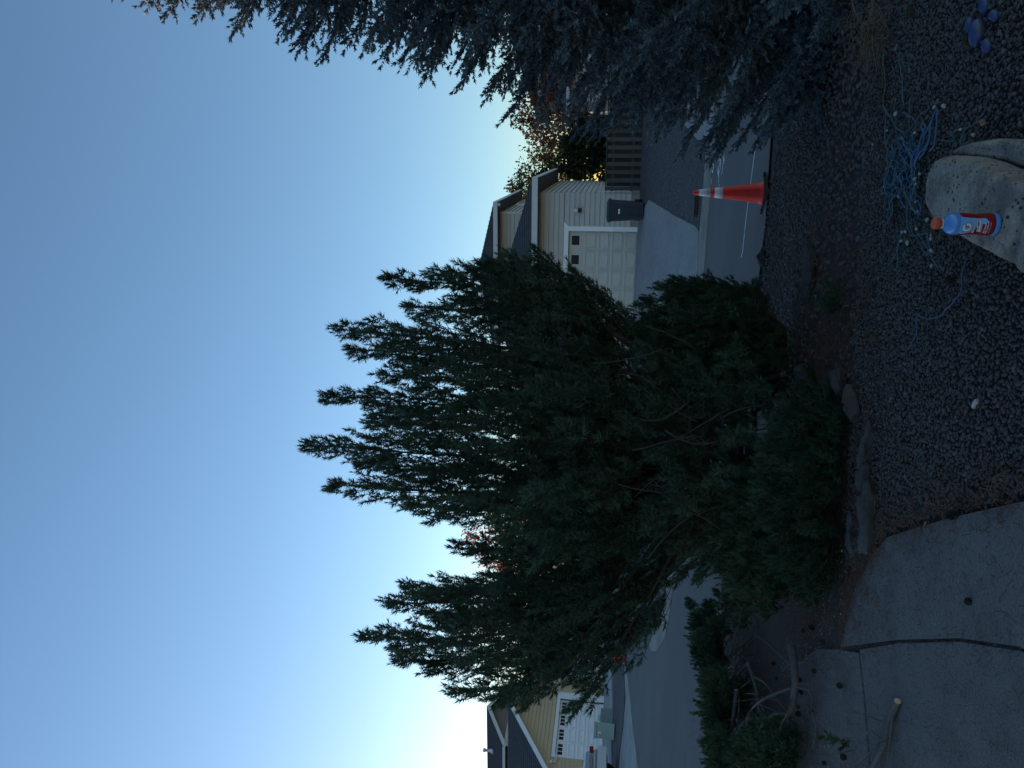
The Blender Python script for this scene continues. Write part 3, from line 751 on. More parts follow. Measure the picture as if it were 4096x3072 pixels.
class Grow:
    def __init__(s, seed): s.r = np.random.default_rng(seed); s.mb = MB(); s.p = []; s.d = []; s.s = []; s.t = []
    def shoot(s, p, d, sc=1.0, t=None):
        s.p.append(tuple(p)); s.d.append(tuple(d)); s.s.append(sc * s.r.uniform(.8, 1.2)); s.t.append(s.r.uniform(.1, .9) if t is None else t)
    def path(s, S, Tt, up, n=9, wob=.03):
        S = np.array(S, float); Tt = np.array(Tt, float); L = np.linalg.norm(Tt - S)
        c = (S + Tt) / 2 + (np.zeros(3) if up == 'rise' else np.array(up, float) * L)
        if up == 'rise': c = np.array([Tt[0] * .95 + S[0] * .05, Tt[1] * .95 + S[1] * .05, S[2] + .42 * (Tt[2] - S[2])])
        ts = np.linspace(0, 1, n)[:, None]
        P_ = (1 - ts) ** 2 * S + 2 * ts * (1 - ts) * c + ts ** 2 * Tt
        P_[1:-1] += s.r.normal(0, wob * L / n, (n - 2, 3)); return P_
    def bough(s, S, Tt, up=(0, 0, -.15), r0=.02, k=.40, cap=.6, start=.25, step=.075, nside=2, sc=1.0, updir=.55, tint=None, leader=True, twig_sides=3, steep=.45):
        r = s.r; P_ = s.path(S, Tt, up); n = len(P_)
        seg = np.linalg.norm(np.diff(P_, axis=0), axis=1); L = seg.sum()
        s.mb.tube(P_, [r0 * (1 - .85 * i / (n - 1)) for i in range(n)], 5)
        def at(u):
            x = u * (n - 1); i = min(int(x), n - 2); f_ = x - i
            return P_[i] * (1 - f_) + P_[i + 1] * f_, (P_[i + 1] - P_[i]) / (np.linalg.norm(P_[i + 1] - P_[i]) + 1e-9)
        u = start
        tn = tint if tint is not None else r.uniform(.25, .75)
        while u < .99:
            p, ax = at(u); dist = (1 - u) * L
            for _ in range(nside):
                q = np.cross(ax, r.normal(size=3)); q /= np.linalg.norm(q)
                ln = min(.05 + k * dist, cap) * r.uniform(.55, 1.15)
                d0 = q * .95 + ax * steep * r.uniform(.6, 1.3); d0 /= np.linalg.norm(d0)
                e = p + d0 * ln * .75 + np.array([0, 0, updir]) * ln * .35 + ax * ln * .35
                m_ = p + d0 * ln * .5
                if ln > .13: s.mb.tube([p, m_, e], [max(.0035, .012 * ln + .002), .0035, .0022], twig_sides, caps=False)
                bt = np.clip(tn + r.normal(0, .15), 0, 1)
                ns = max(1, int(ln / .055))
                for i in range(ns):
                    f_ = 1 - i / ns * .75
                    pp = (p * (1 - f_) ** 2 + 2 * f_ * (1 - f_) * m_ + f_ ** 2 * e)
                    dd = (e - m_) / (np.linalg.norm(e - m_) + 1e-9) + r.normal(0, .42, 3) * (1 if i else .2)
                    dd[2] += updir * .75
                    s.shoot(pp, dd, sc, np.clip(bt + r.normal(0, .12), 0, 1))
                    if i == 0: s.shoot(pp - dd * .02, dd + r.normal(0, .55, 3), sc * .95, np.clip(bt + r.normal(0, .12), 0, 1))
            u += step * r.uniform(.7, 1.3) / L
        p, ax = at(1.0)
        if leader:
            for i in range(int(min(.75, L * .4) / .045)):
                p, ax = at(max(0.0, 1 - i * .045 / L)); s.shoot(p, ax + r.normal(0, .10 + .012 * i, 3), sc * 1.0, tn)
    def finish(s, root, protos, m_need, m_bark, crown='crown', wood='trunk'):
        s.mb.build(wood, m_bark, root)
        V, F, t = place(protos, s.p, s.d, s.s, s.t, s.r)
        return np_mesh(crown, V, F, m_need, root, col=t)

# ---- the tall many-stemmed pine
G = Grow(11)
TB = np.array([-.72, 6.55, -.05])
pine = empty('pine_tree', (0, 0, 0)); tag(pine, 'tall many stemmed dark green pine in the middle of the yard', 'tree')
G.mb.tube([TB, TB + np.array([.0, .02, .35]), TB + np.array([-.03, .05, .75]), TB + np.array([-.02, .1, 1.25])], [.085, .072, .06, .045], 9)
G.mb.tube([TB + np.array([0, .02, .3]), TB + np.array([-.25, .0, .8]), TB + np.array([-.55, .05, 1.3])], [.055, .045, .035], 8)
G.mb.tube([TB + np.array([0, .02, .25]), TB + np.array([.28, -.05, .7]), TB + np.array([.62, .0, 1.3])], [.055, .045, .03], 8)
leaders = [(1240, 1781, 6.4, .0), (1313, 1589, 6.7, .1), (1346, 1318, 6.3, .45), (1565, 1111, 6.2, .75), (1333, 1941, 6.5, -.1), (1400, 1400, 6.9, .35), (1480, 1690, 6.0, .05),
           (1541, 2407, 6.5, -.5), (1483, 2548, 6.3, -.6), (1833, 2763, 6.2, -.75), (1596, 2640, 6.7, -.65), (1660, 1230, 6.9, .6), (1824, 2190, 6.4, -.35), (1450, 1850, 7.0, -.05), (1520, 1500, 6.1, .2), (1640, 2020, 6.2, -.2), (1700, 2450, 6.9, -.5), (1900, 1075, 6.5, .75), (1380, 2465, 7.0, -.55)]
leaders[-1] = (1640, 2350, 7.0, -.5)
for (px, py, Y, bx) in leaders:
    tip = aty(px, py, Y); S = np.array([TB[0] + (tip.x - TB[0]) * .68, TB[1] + (tip.y - TB[1]) * .6, .55 + .45 * abs(tip.x - TB[0])]); G.mb.tube(G.path(TB + np.array([0, 0, .2 + .3 * G.r.random()]), S, (np.sign(tip.x - TB[0]) * .05, 0, -.06), 6), [.034, .032, .030, .029, .028, .027], 6)
    L = (tip - Vector(S)).length
    G.bough(S, tip, up='rise', r0=.026, k=.30, cap=.40, start=.10, step=.108, nside=6, sc=.95, steep=1.0)
# boughs hanging out to the sides
for (px, py, Y, z0) in [(2100, 2822, 5.9, 1.3), (2288, 2862, 5.9, 1.1), (2350, 2770, 6.1, 1.0), (2400, 2630, 6.2, .9), (2540, 2350, 6.3, .7), (2690, 2320, 6.1, .6), (2030, 2800, 6.3, 1.4), (2200, 2700, 6.3, 1.2), 
                     (2150, 1010, 6.3, 1.3), (2290, 1075, 6.4, 1.1), (2020, 1010, 6.2, 1.4), (2100, 1090, 6.6, 1.3), (1960, 1040, 6.6, 1.5), (2800, 2310, 6.0, .5)]:
    tip = aty(px, py, Y); sx = 1 if py < 1500 else -1
    S = TB + np.array([sx * .35, (Y - 6.5) * .4, z0 * .75])
    G.bough(S, tip, up=(0, 0, -.06), r0=.018, k=.30, cap=.34, start=.35, step=.06, nside=2, sc=.95, updir=.5)
# the full lower body
r = G.r; nb = 0
while nb < 160:
    th = r.uniform(0, 2 * PI); zt = r.uniform(.25, 2.35)
    wdt = 1.38 * (1 - .12 * max(0, zt - 1.2)); 
    ex = math.cos(th) * wdt * r.uniform(.55, 1.0); ey = math.sin(th) * 1.15 * r.uniform(.55, 1.0)
    if ex > .3: ex *= 1.05
    if ex < 0: ex *= .95 - .12 * max(0, .8 - zt)
    tip = np.array([TB[0] + .02 + ex, TB[1] - .1 + ey, zt])
    q = tip - np.array(EYE); vv = Vector(q); pxx = 2048 - FPX * vv.dot(UPV) / vv.dot(FWD); pyy = 1536 - FPX * vv.dot(RGT) / vv.dot(FWD)
    if pyy < 1120 or (pxx > 2400 and pyy > 2260) or pyy > 2700: continue
    S = TB + np.array([ex * .12, ey * .12, max(.2, zt * .62)])
    tint = .2 + .5 * r.random() + (.2 if r.random() < .15 else 0)
    G.bough(S, tip, up=(0, 0, -.12), r0=.016, k=.34, cap=.36, start=.42, step=.075, nside=2, sc=.95, updir=.6, tint=tint)
    nb += 1
# thin bare stems in the shaded middle
for _ in range(46):
    px, py = r.uniform(2650, 3150), r.uniform(1380, 2150); Y = r.uniform(5.5, 6.4)
    q = aty(px, py, Y)
    if q.z < .05: continue
    e = q + Vector((r.normal(.0, .16), r.normal(0, .08), r.uniform(.2, .55)))
    G.mb.tube(G.path(q, e, (r.normal(0, .15), 0, 0), 6), [r.uniform(.003, .007)] * 6, 4)
G.finish(pine, P_PINE, M_pine, M_bark)
print('pine shoots', len(G.p))

def mound(name, label, c, rad, n, seed, prot, m_need, m_bark, sc, cap=.2, keep=None, k=.35):
    g = Grow(seed); root = empty(name, (0, 0, 0)); tag(root, label, 'shrub'); r = g.r; i = 0; tries = 0
    while i < n and tries < n * 6:
        tries += 1
        th = r.uniform(0, 2 * PI); ph = math.acos(r.uniform(0, 1)); f_ = r.uniform(.7, 1.0)
        tip = np.array([c[0] + rad[0] * math.sin(ph) * math.cos(th) * f_, c[1] + rad[1] * math.sin(ph) * math.sin(th) * f_, c[2] + rad[2] * math.cos(ph) * f_ + .03])
        S = np.array([c[0] + (tip[0] - c[0]) * .15, c[1] + (tip[1] - c[1]) * .15, c[2]])
        vv = Vector(tip) - EYE; pxx = 2048 - FPX * vv.dot(UPV) / vv.dot(FWD); pyy = 1536 - FPX * vv.dot(RGT) / vv.dot(FWD)
        if keep and not keep(pxx, pyy): continue
        g.bough(S, tip, up=((tip[0] - c[0]) * .12, (tip[1] - c[1]) * .12, -.05), r0=.009, k=k, cap=cap, start=.45, step=.055, nside=2, sc=sc, updir=.75)
        i += 1
    g.finish(root, prot, m_need, m_bark, 'foliage', 'stems'); return root
mound('mugo_pine', 'dense rounded dwarf pine at the right side of the tall pine', (.52, 6.6, .0), (.62, .7, 1.42), 150, 21, P_MUGO, M_mugo, M_bark, .9, cap=.22, keep=lambda a, b: b > 1085 + max(0, a - 2750) * .35)
mound('mugo_pine', 'low dark spreading dwarf pine in front behind the edging rocks', (-.62, 5.12, .0), (.78, .52, .42), 130, 22, P_MUGO, M_mugo, M_bark, .95, cap=.2, keep=lambda a, b: a < 3480)
mound('mugo_pine', 'dwarf pine clump to the left of the tall pine base', (-1.12, 5.75, .0), (.62, .55, .62), 90, 23, P_MUGO, M_cut, M_bark, 1.0, cap=.2, keep=lambda a, b: a < 3380 and b < 2370)

# ---- the big blue spruce at the right
def spruce(name, label, base, Hh, R0, seed, prot, m_need, spacing=.22, per=8, vis=None, lat=.085, sc=1.0, zstart=.12):
    root = empty(name, base); tag(root, label, 'tree'); r = np.random.default_rng(seed)
    mb = MB(); mb.tube([(0, 0, -.1), (.02, 0, Hh * .3), (0, .02, Hh * .6), (0, 0, Hh)], [Hh * .016 + .03, Hh * .012 + .02, Hh * .008, .01], 9)
    P_, D_, S_, T_, HD = [], [], [], [], []
    z = zstart; az0 = 0
    while z < Hh - .1:
        Rr = R0 * (1 - z / Hh) ** .92 * (1 if z > .5 else .9) + .08
        az0 += 2.4
        pr_ = per + 4 if (vis is not None and z < 2.6) else per
        for k in range(pr_):
            az = az0 + k * 2 * PI / pr_ + r.normal(0, .18)
            L = Rr * r.uniform(.80, 1.02)
            out = np.array([math.cos(az), math.sin(az), 0.]); side = np.array([-math.sin(az), math.cos(az), 0.])
            hid = vis is not None and not vis(np.array(base) + out * L + np.array([0, 0, z]))
            dens = 3.6 if hid else 1.0; n0 = len(P_)
            el0 = -.10 + .55 * (z / Hh) ** 1.3 + r.normal(0, .06); n = 7
            drop = .20 * L * (1 - .6 * z / Hh)
            ts = np.linspace(0, 1, n)
            pts = np.array([0, 0, z]) + out * (L * ts)[:, None] + np.array([0, 0, 1.]) * (math.tan(el0) * L * ts - drop * np.sin(ts * PI * .75) * .9 + .16 * L * ts ** 3)[:, None]
            pts[:, 2] = np.maximum(pts[:, 2], .05 - base[2] * 0)
            mb.tube(pts, [.004 + .007 * L * (1 - .9 * t_) for t_ in ts], 4)
            def at(t_):
                x = t_ * (n - 1); i = min(int(x), n - 2); f_ = x - i
                return pts[i] * (1 - f_) + pts[i + 1] * f_, (pts[i + 1] - pts[i]) / (np.linalg.norm(pts[i + 1] - pts[i]) + 1e-9)
            bt = r.uniform(.25, .75)
            # the branch's own tip
            s_ = max(0.0, 1 - .7); u = 1.0; step = lat * dens / L
            while u > .22:
                p, ax = at(u)
                for sg in (-1, 1):
                    ll = min(.13 + .34 * (1 - u) * L, .36) * r.uniform(.6, 1.15)
                    d = ax * .75 + side * sg * .8 + np.array([0, 0, r.normal(-.06, .22)]); d /= np.linalg.norm(d)
                    nn = max(1, int(round(ll / (.095 * min(sc, 1.5)))))
                    if ll > .16: mb.tube([p, p + d * ll], [.0045, .0025], 3, caps=False)
                    for i in range(nn):
                        f_ = i / nn
                        if u < .55 and f_ < .35 and ll > .25: continue
                        q = p + d * ll * f_ + np.array([0, 0, -.05 * ll * math.sin(f_ * PI)])
                        P_.append(q); D_.append(d + r.normal(0, .10, 3) + np.array([0, 0, .12 * f_])); S_.append(sc * r.uniform(.85, 1.2)); T_.append(np.clip(bt - .12 + .28 * f_ + r.normal(0, .08), 0, 1))
                        if i > 0 and r.random() < .75:
                            d2 = d + np.cross(d, np.array([0, 0, 1.])) * r.choice([-1, 1]) * .8 + np.array([0, 0, r.normal(-.05, .35)])
                            P_.append(q); D_.append(d2); S_.append(sc * r.uniform(.6, .95)); T_.append(np.clip(bt + .12 * f_ + r.normal(0, .1), 0, 1))
                u -= step * r.uniform(.75, 1.3)
            for i in range(4):
                p, ax = at(max(0, 1 - i * .08 / L)); P_.append(p); D_.append(ax + r.normal(0, .08, 3)); S_.append(sc * 1.05); T_.append(np.clip(bt + .2, 0, 1))
            HD += [hid] * (len(P_) - n0)
        z += spacing * r.uniform(.8, 1.2) * (1.0 if z > 1 else .85)
    for i in range(6): P_.append((0, 0, Hh - i * .08)); D_.append((0, 0, 1)); S_.append(sc); T_.append(.6)
    mb.build('trunk', M_sbark, root)
    HD += [True] * (len(P_) - len(HD)); HD = np.array(HD); P_, D_, S_, T_ = map(np.asarray, (P_, D_, S_, T_))
    VV, TT = [], []
    for fl_, pr in ((False, prot), (True, P_SPR3 if vis is not None else prot)):
        ix = np.where(HD == fl_)[0]
        if len(ix):
            V, F, t = place(pr, P_[ix], D_[ix], S_[ix], T_[ix], r); VV.append(V); TT.append(t)
    V = np.concatenate(VV); np_mesh('crown', V, np.arange(len(V)).reshape(-1, 3), m_need, root, col=np.concatenate(TT)); print(name, 'shoots', len(P_))
    return root
def svis(p):
    v = Vector(p) - EYE
    if v.dot(FWD) < .5: return False
    return (1536 - FPX * v.dot(RGT) / v.dot(FWD)) > -250 and (2048 - FPX * v.dot(UPV) / v.dot(FWD)) > 300
spruce('blue_spruce', 'large blue spruce filling the right side of the yard', (4.05, 6.05, -.05), 7.4, 2.22, 31, P_SPRUCE, M_spruce, spacing=.18, per=11, vis=svis, lat=.047, sc=1.3)
q = Vector(aty(2420, 480, 28)); spruce('small_spruce', 'small blue grey spruce beyond the fence beside the dark round tree', (q.x + .3, 28.5, .7), 4.2, 1.5, 32, P_SPR2, M_spruce, spacing=.34, per=7, sc=2.0, lat=.2)

# ---- broad-leaved trees in the background
def leaf_tree(name, label, base, trunk_h, blobs, n, size, cols, seed, lean=0):
    root = empty(name, base); tag(root, label, 'tree'); r = np.random.default_rng(seed)
    mb = MB(); b0 = np.array([0, 0, 0.])
    mb.tube([(0, 0, -.2), (.05, 0, trunk_h * .5), (0, .05, trunk_h)], [.045 * trunk_h + .05, .035 * trunk_h + .04, .03 * trunk_h + .03], 8)
    VS, TS, MI = [], [], []
    for bi, (bx, by, bz, br) in enumerate(blobs):
        c = np.array([bx, by, bz])
        mb.tube([(0, .03, trunk_h * .85), tuple(c * .5 + np.array([0, 0, trunk_h * .45])), tuple(c)], [.022 * trunk_h + .02, .04, .015], 5)
        for _ in range(7):
            d = r.normal(size=3); d /= np.linalg.norm(d); mb.tube([tuple(c - d * .1 * br), tuple(c + d * br * .9)], [.02, .006], 3, caps=False)
        m_ = int(n * br ** 2 / sum(q_[3] ** 2 for q_ in blobs))
        # leaves sit in clumps on an uneven shell
        nc = max(8, int(26 * br)); cd = r.normal(size=(nc, 3)); cd /= np.linalg.norm(cd, axis=1)[:, None]
        cc = c + cd * (br * r.uniform(.45, 1.05, nc))[:, None]
        which = r.integers(0, nc, m_)
        pos = cc[which] + r.normal(0, br * .17, (m_, 3))
        a = r.normal(size=(m_, 3)); a /= np.linalg.norm(a, axis=1)[:, None]; e = np.cross(a, r.normal(size=(m_, 3))); e /= np.linalg.norm(e, axis=1)[:, None]
        s_ = size * r.uniform(.6, 1.3, m_)[:, None]
        V = np.stack([pos - a * s_, pos + e * s_ * .5, pos + a * s_, pos - e * s_ * .5], 1)
        VS.append(V.reshape(-1, 3)); TS.append(np.repeat(np.clip(r.normal(.5, .2, m_) + r.normal(0, .2, nc)[which], 0, 1), 4))
        cm = r.choice(len(cols), nc, p=[c_[1] for c_ in cols])[which]
        MI.append(np.where(r.random(m_) < .15, r.choice(len(cols), m_), cm))
    V = np.concatenate(VS)
    mb.build('trunk', M_bark, root)
    np_mesh('crown', V, np.arange(len(V)).reshape(-1, 4), [c_[0] for c_ in cols], root, col=np.concatenate(TS), mi=np.concatenate(MI))
    return root
L_red = needle_mat('red autumn leaves', (.24, .035, .018), trans=.35); L_org = needle_mat('orange autumn and sunlit leaves', (.30, .10, .03), trans=.35)
L_grn = needle_mat('dull green leaves', (.055, .075, .025), trans=.35); L_dark = needle_mat('dark green leaves', (.018, .032, .012), trans=.15); L_gold = needle_mat('gold leaves', (.22, .14, .03), trans=.35); L_pink = needle_mat('autumn leaves tinted by sun', (.34, .12, .08), trans=.35)  # L_pink also carries the orange of low sunlight on far autumn crowns
leaf_tree('maple_tree', 'red and orange autumn maple behind the fence beside the blue spruce', (14.6, 40, .7), 3.2, [(-1.0, 0, 5.0, 1.1), (.4, .3, 5.4, 1.2), (1.5, 0, 4.9, 1.4), (-.3, -.3, 3.9, 1.2), (1.0, .5, 3.6, 1.4), (2.6, 0, 4.6, 1.4), (-.1, .2, 6.1, .7)], 5200, .11, [(L_red, .45), (L_org, .4), (L_grn, .15)], 41)
leaf_tree('round_evergreen', 'dark green rounded evergreen growing behind the board fence', (9.4, 29.5, .7), 1.2, [(-.2, 0, 2.1, .8), (.5, 0, 2.2, .9), (.0, .1, 2.9, .65), (.9, .2, 1.8, .7), (-.5, .2, 2.5, .5), (.3, -.2, 1.5, .8), (-.6, 0, 1.3, .6), (.0, 0, .9, .6)], 9500, .08, [(L_dark, .85), (L_grn, .15)], 42)
leaf_tree('green_tree', 'tall green and gold tree showing above the grey house roofs', (12.6, 46, .7), 3.5, [(-.2, 0, 6.0, 1.3), (1.0, .2, 5.4, 1.4), (-1.2, .3, 6.4, 1.0), (-1.5, 0, 5.2, 1.0), (1.8, 0, 4.5, 1.3), (.3, .2, 7.0, .7), (.2, 0, 4.4, 1.3)], 5200, .12, [(L_grn, .6), (L_gold, .25), (L_dark, .15)], 43)
leaf_tree('sunlit_patches', 'orange leaf mass standing for sunlit patches past the grey upper storey', (11.0, 44, .7), 3.0, [(-.4, 0, 5.6, .9), (.4, 0, 5.3, .9), (0, .2, 6.3, .5)], 1800, .11, [(L_org, .6), (L_gold, .4)], 44)  # sunlit patches of the tree behind, put into orange leaf colour
for k, (bx, by, h, s_, lb) in enumerate([(-13.2, 62, 12.6, 1.0, 'tallest autumn tree far behind the pine, tinted rust for low sun'), (-16.0, 64, 9.5, 1.1, 'autumn tree tinted rust for low sun behind the gap between pine tops'), (-8.0, 60, 9.0, 1.0, 'gold and green tree far behind the middle of the pine'), (-2.5, 58, 8.0, 1.0, 'green tree far behind the right half of the pine'), (-21.5, 66, 8.0, 1.0, 'bare looking gold tree far behind the brown house')]):
    leaf_tree('autumn_tree', lb, (bx, by, .8), h * .4, [(0, 0, h * .8, h * .16), (h * .13, .3, h * .66, h * .17), (-h * .13, 0, h * .68, h * .17), (0, .2, h * .5, h * .2), (-h * .02, 0, h * .93, h * .07)], 3200, .17, [((L_pink, .6), (L_org, .6), (L_gold, .5), (L_grn, .7), (L_gold, .6))[k], ((L_org, .4), (L_pink, .4), (L_grn, .5), (L_gold, .3), (L_org, .4))[k]], 50 + k)

# the mass of trees closing the view beyond the houses; unseen taller left stretch added to block the sun
def woods_and_sun_screen():
    r = np.random.default_rng(60); n = 44000
    x = r.uniform(-75, 75, n); x[26000:] = r.uniform(-150, -50, 18000); top = 4.2 + 1.6 * np.sin(x * .31) + 1.2 * np.sin(x * .83 + 1) + .8 * np.sin(x * 2.1)  # the far left share lies out of view, added to screen the low sun
    top = top + 2.5 * ss((-52 - x) / 10); z = .5 + (top) * r.random(n) ** .8; y = 84 + .002 * x * x + r.uniform(-3, 3, n)
    a = r.normal(size=(n, 3)); a /= np.linalg.norm(a, axis=1)[:, None]; e_ = np.cross(a, r.normal(size=(n, 3))); e_ /= np.linalg.norm(e_, axis=1)[:, None]
    s_ = (r.uniform(.15, .42, n) * np.where(x < -50, 2.0, 1.0))[:, None]; p = np.stack([x, y, z], -1)
    V = np.stack([p - a * s_, p + e_ * s_ * .6, p + a * s_, p - e_ * s_ * .6], 1).reshape(-1, 3)
    o = np_mesh('woods_and_sun_screen', V, np.arange(4 * n).reshape(-1, 4), [L_dark, L_grn, L_gold], col=np.repeat(r.random(n), 4), mi=r.choice(3, n, p=[.6, .33, .07])); o['kind'] = 'stuff'
woods_and_sun_screen()

# ---------------------------------------------------------------- foreground: slabs, gravel, litter
def g0(px, py, h=0.0):
    q = atz(px, py, h); return (q.x, q.y)
def G3(px, py, h=0.0):
    q = hit(px, py, h); return q
DW = empty('near_driveway', (0, 0, 0)); DW['kind'] = 'structure'
slabA = [(-.12, 2.0), g0(4096, 2010), g0(3860, 2062), g0(3700, 2105), g0(3560, 2150), g0(3490, 2235), g0(3440, 2330), g0(3400, 2450), g0(3372, 2588), g0(3600, 2560), g0(3850, 2553), g0(4096, 2588), (-.80, 2.0)]
slabB = [(-.845, 2.0), g0(4096, 2606), g0(3850, 2568), g0(3600, 2574), g0(3447, 2600), g0(3470, 2800), g0(3492, 3072), (-3.6, 4.02), (-4.2, 2.0)]
slabC = [g0(3366, 2600), g0(3438, 2612), g0(3460, 2800), g0(3482, 3072), (-3.62, 4.06), (-6, 4.1), (-6, 6.1), (-3.2, 6.2), (-2.1, 5.9), (-1.72, 5.25)]
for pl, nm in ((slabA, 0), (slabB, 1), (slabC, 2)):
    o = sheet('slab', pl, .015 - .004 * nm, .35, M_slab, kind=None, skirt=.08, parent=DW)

def icos():
    ph = (1 + 5 ** .5) / 2
    v = np.array([(-1, ph, 0), (1, ph, 0), (-1, -ph, 0), (1, -ph, 0), (0, -1, ph), (0, 1, ph), (0, -1, -ph), (0, 1, -ph), (ph, 0, -1), (ph, 0, 1), (-ph, 0, -1), (-ph, 0, 1)], float)
    v /= np.linalg.norm(v[0])
    f = np.array([(0, 11, 5), (0, 5, 1), (0, 1, 7), (0, 7, 10), (0, 10, 11), (1, 5, 9), (5, 11, 4), (11, 10, 2), (10, 7, 6), (7, 1, 8), (3, 9, 4), (3, 4, 2), (3, 2, 6), (3, 6, 8), (3, 8, 9), (4, 9, 5), (2, 4, 11), (6, 2, 10), (8, 6, 7), (9, 8, 1)])
    return v, f
IV, IF = icos()
def inside(poly, x, y):
    c = np.zeros(x.shape, bool); n = len(poly)
    for i in range(n):
        (x1, y1), (x2, y2) = poly[i][:2], poly[(i + 1) % n][:2]
        if y1 == y2: continue
        cnd = ((y1 > y) != (y2 > y)) & (x < (x2 - x1) * (y - y1) / (y2 - y1) + x1); c ^= cnd
    return c
def stones(name, x, y, rad, zoff, mats, r, tint=None, flat=.6, z=None):
    n = len(x)
    q = r.normal(size=(n, 4)); q /= np.linalg.norm(q, axis=1)[:, None]; w_, a, b, c = q.T
    Rm = np.stack([1 - 2 * (b * b + c * c), 2 * (a * b - c * w_), 2 * (a * c + b * w_), 2 * (a * b + c * w_), 1 - 2 * (a * a + c * c), 2 * (b * c - a * w_), 2 * (a * c - b * w_), 2 * (b * c + a * w_), 1 - 2 * (a * a + b * b)], -1).reshape(n, 3, 3)
    V = IV[None] * (1 + r.normal(0, .2, (n, 12, 1)))
    V = V * np.stack([r.uniform(.85, 1.35, n), r.uniform(.7, 1.0, n), r.uniform(.5, .85, n)], -1)[:, None, :]
    V = np.einsum('nij,nmj->nmi', Rm, V); V[:, :, 2] *= flat
    V = V * rad[:, None, None]
    zz_ = (T(x, y) if z is None else z) + zoff
    V += np.stack([x, y, zz_], -1)[:, None, :]
    F = (IF[None] + (np.arange(n) * 12)[:, None, None]).reshape(-1, 3)
    t = np.repeat(np.clip(r.normal(.45, .22, n) if tint is None else tint, 0, 1), 12)
    o = np_mesh(name, V.reshape(-1, 3), F, mats, col=t, smooth=False); o['kind'] = 'stuff'; return o
r = np.random.default_rng(5)
sp = .0168
X, Y = np.meshgrid(np.arange(-1.0, 3.1, sp), np.arange(2.35, 4.75, sp)); X = X.ravel() + r.normal(0, sp * .33, X.size); Y = Y.ravel() + r.normal(0, sp * .33, Y.size)
def litter_amt(x, y):     # where dry needles cover the gravel, round the foot of the pines
    d = np.sqrt(((x + .15) / 1.6) ** 2 + ((y - 5.35) / .95) ** 2)
    return np.clip(1.25 - d + .25 * hnoise(x * 3, y * 3), 0, 1)
edge = [(-.16, 2.0)] + [(a + .03, b) for a, b in slabA[1:7]] + [(-1.2, 4.8), (4, 4.8), (4, 2.0)]
ok = inside(edge, X, Y) & (Y < 4.78)
ok &= (r.random(X.size) > litter_amt(X, Y) * .55)
ok &= X < .60 * Y + .25
X, Y = X[ok], Y[ok]
big = r.random(len(X)) < .11
rad = np.where(big, r.uniform(.011, .016, len(X)), r.uniform(.0065, .0115, len(X)))
stones('gravel', X, Y, rad, r.uniform(0, .008, len(X)) + np.where(big, .004, 0), M_gravel, r, tint=np.clip(r.normal(.42, .2, len(X)) + np.where(r.random(len(X)) < .015, .4, 0), 0, 1))
sp = .050
X, Y = np.meshgrid(np.arange(-.5, 6.0, sp), np.arange(4.7, 9.62, sp)); X = X.ravel() + r.normal(0, sp * .35, X.size); Y = Y.ravel() + r.normal(0, sp * .35, Y.size)
ok = (r.random(X.size) > litter_amt(X, Y) * .9) & (X > (Y - 4.7) * .1 - .4) & (X < 1.2 + Y * .42)
X, Y = X[ok], Y[ok]
stones('coarse_gravel', X, Y, r.uniform(.014, .026, len(X)), r.uniform(-.004, .010, len(X)), M_gravel, r)
# loose chips scattered over the far edge of the slab
n = 5500; X = r.uniform(-3.8, -.6, n); Y = r.uniform(3.9, 6.6, n); dd = np.clip((Y - 4.0 + .35 * hnoise(X * 2, Y * 2)) / 1.3, 0, 1)
ok = (r.random(n) < dd ** 1.5 * .9 + .03) & (Y < 6.3 + (-X - 2) * .1); X, Y = X[ok], Y[ok]
stones('loose_chips', X, Y, np.where(r.random(len(X)) < .12, r.uniform(.006, .009, len(X)), r.uniform(.003, .0055, len(X))), .017, M_straw, r, tint=np.clip(r.normal(.25, .25, len(X)), 0, 1))
def needles_on_ground(name, X, Y, m_, r, ln=(.03, .06), w=.0018, zoff=.012, tilt=.25):
    n = len(X); a = r.uniform(0, 2 * PI, n); L = r.uniform(ln[0], ln[1], n) / 2
    d = np.stack([np.cos(a), np.sin(a), r.normal(0, tilt, n)], -1); s_ = np.stack([-np.sin(a), np.cos(a), np.zeros(n)], -1)
    c = np.stack([X, Y, T(X, Y) + zoff + r.uniform(0, .006, n)], -1)
    V = np.stack([c - d * L[:, None] - s_ * w / 2, c - d * L[:, None] + s_ * w / 2, c + d * L[:, None] + s_ * w / 2, c + d * L[:, None] - s_ * w / 2], 1)
    o = np_mesh(name, V.reshape(-1, 3), np.arange(4 * n).reshape(-1, 4), m_, col=np.repeat(r.random(n), 4)); o['kind'] = 'stuff'; return o
n = 52000; X = r.uniform(-2.2, 3.0, n); Y = r.uniform(3.9, 7.6, n); ok = r.random(n) < litter_amt(X, Y) * 1.2 + .03
needles_on_ground('dry_needles', X[ok], Y[ok], M_litter, r, w=.003, zoff=.016)
n = 26000; X = r.uniform(-4.5, -.3, n); Y = r.uniform(3.6, 7.2, n); ok = r.random(n) < np.clip((Y - 4.1 + .5 * hnoise(X, Y * 1.3)) / 1.6, 0, 1) * .9 + .02
needles_on_ground('needle_litter', X[ok], Y[ok], M_litter, r, zoff=.020, w=.0028, tilt=.1)
M_coneneedle = mat('dark fallen needles', (.03, .024, .02), .9, .3, 9, 0, tint=.5)
n = 5200; X = r.uniform(-4.2, -.1, n); Y = r.uniform(2.4, 5.2, n); ok = inside(slabA, X, Y) | inside(slabB, X, Y)
needles_on_ground('scattered_needles', X[ok], Y[ok], M_coneneedle, r, ln=(.015, .045), zoff=.018, w=.0022, tilt=.03)
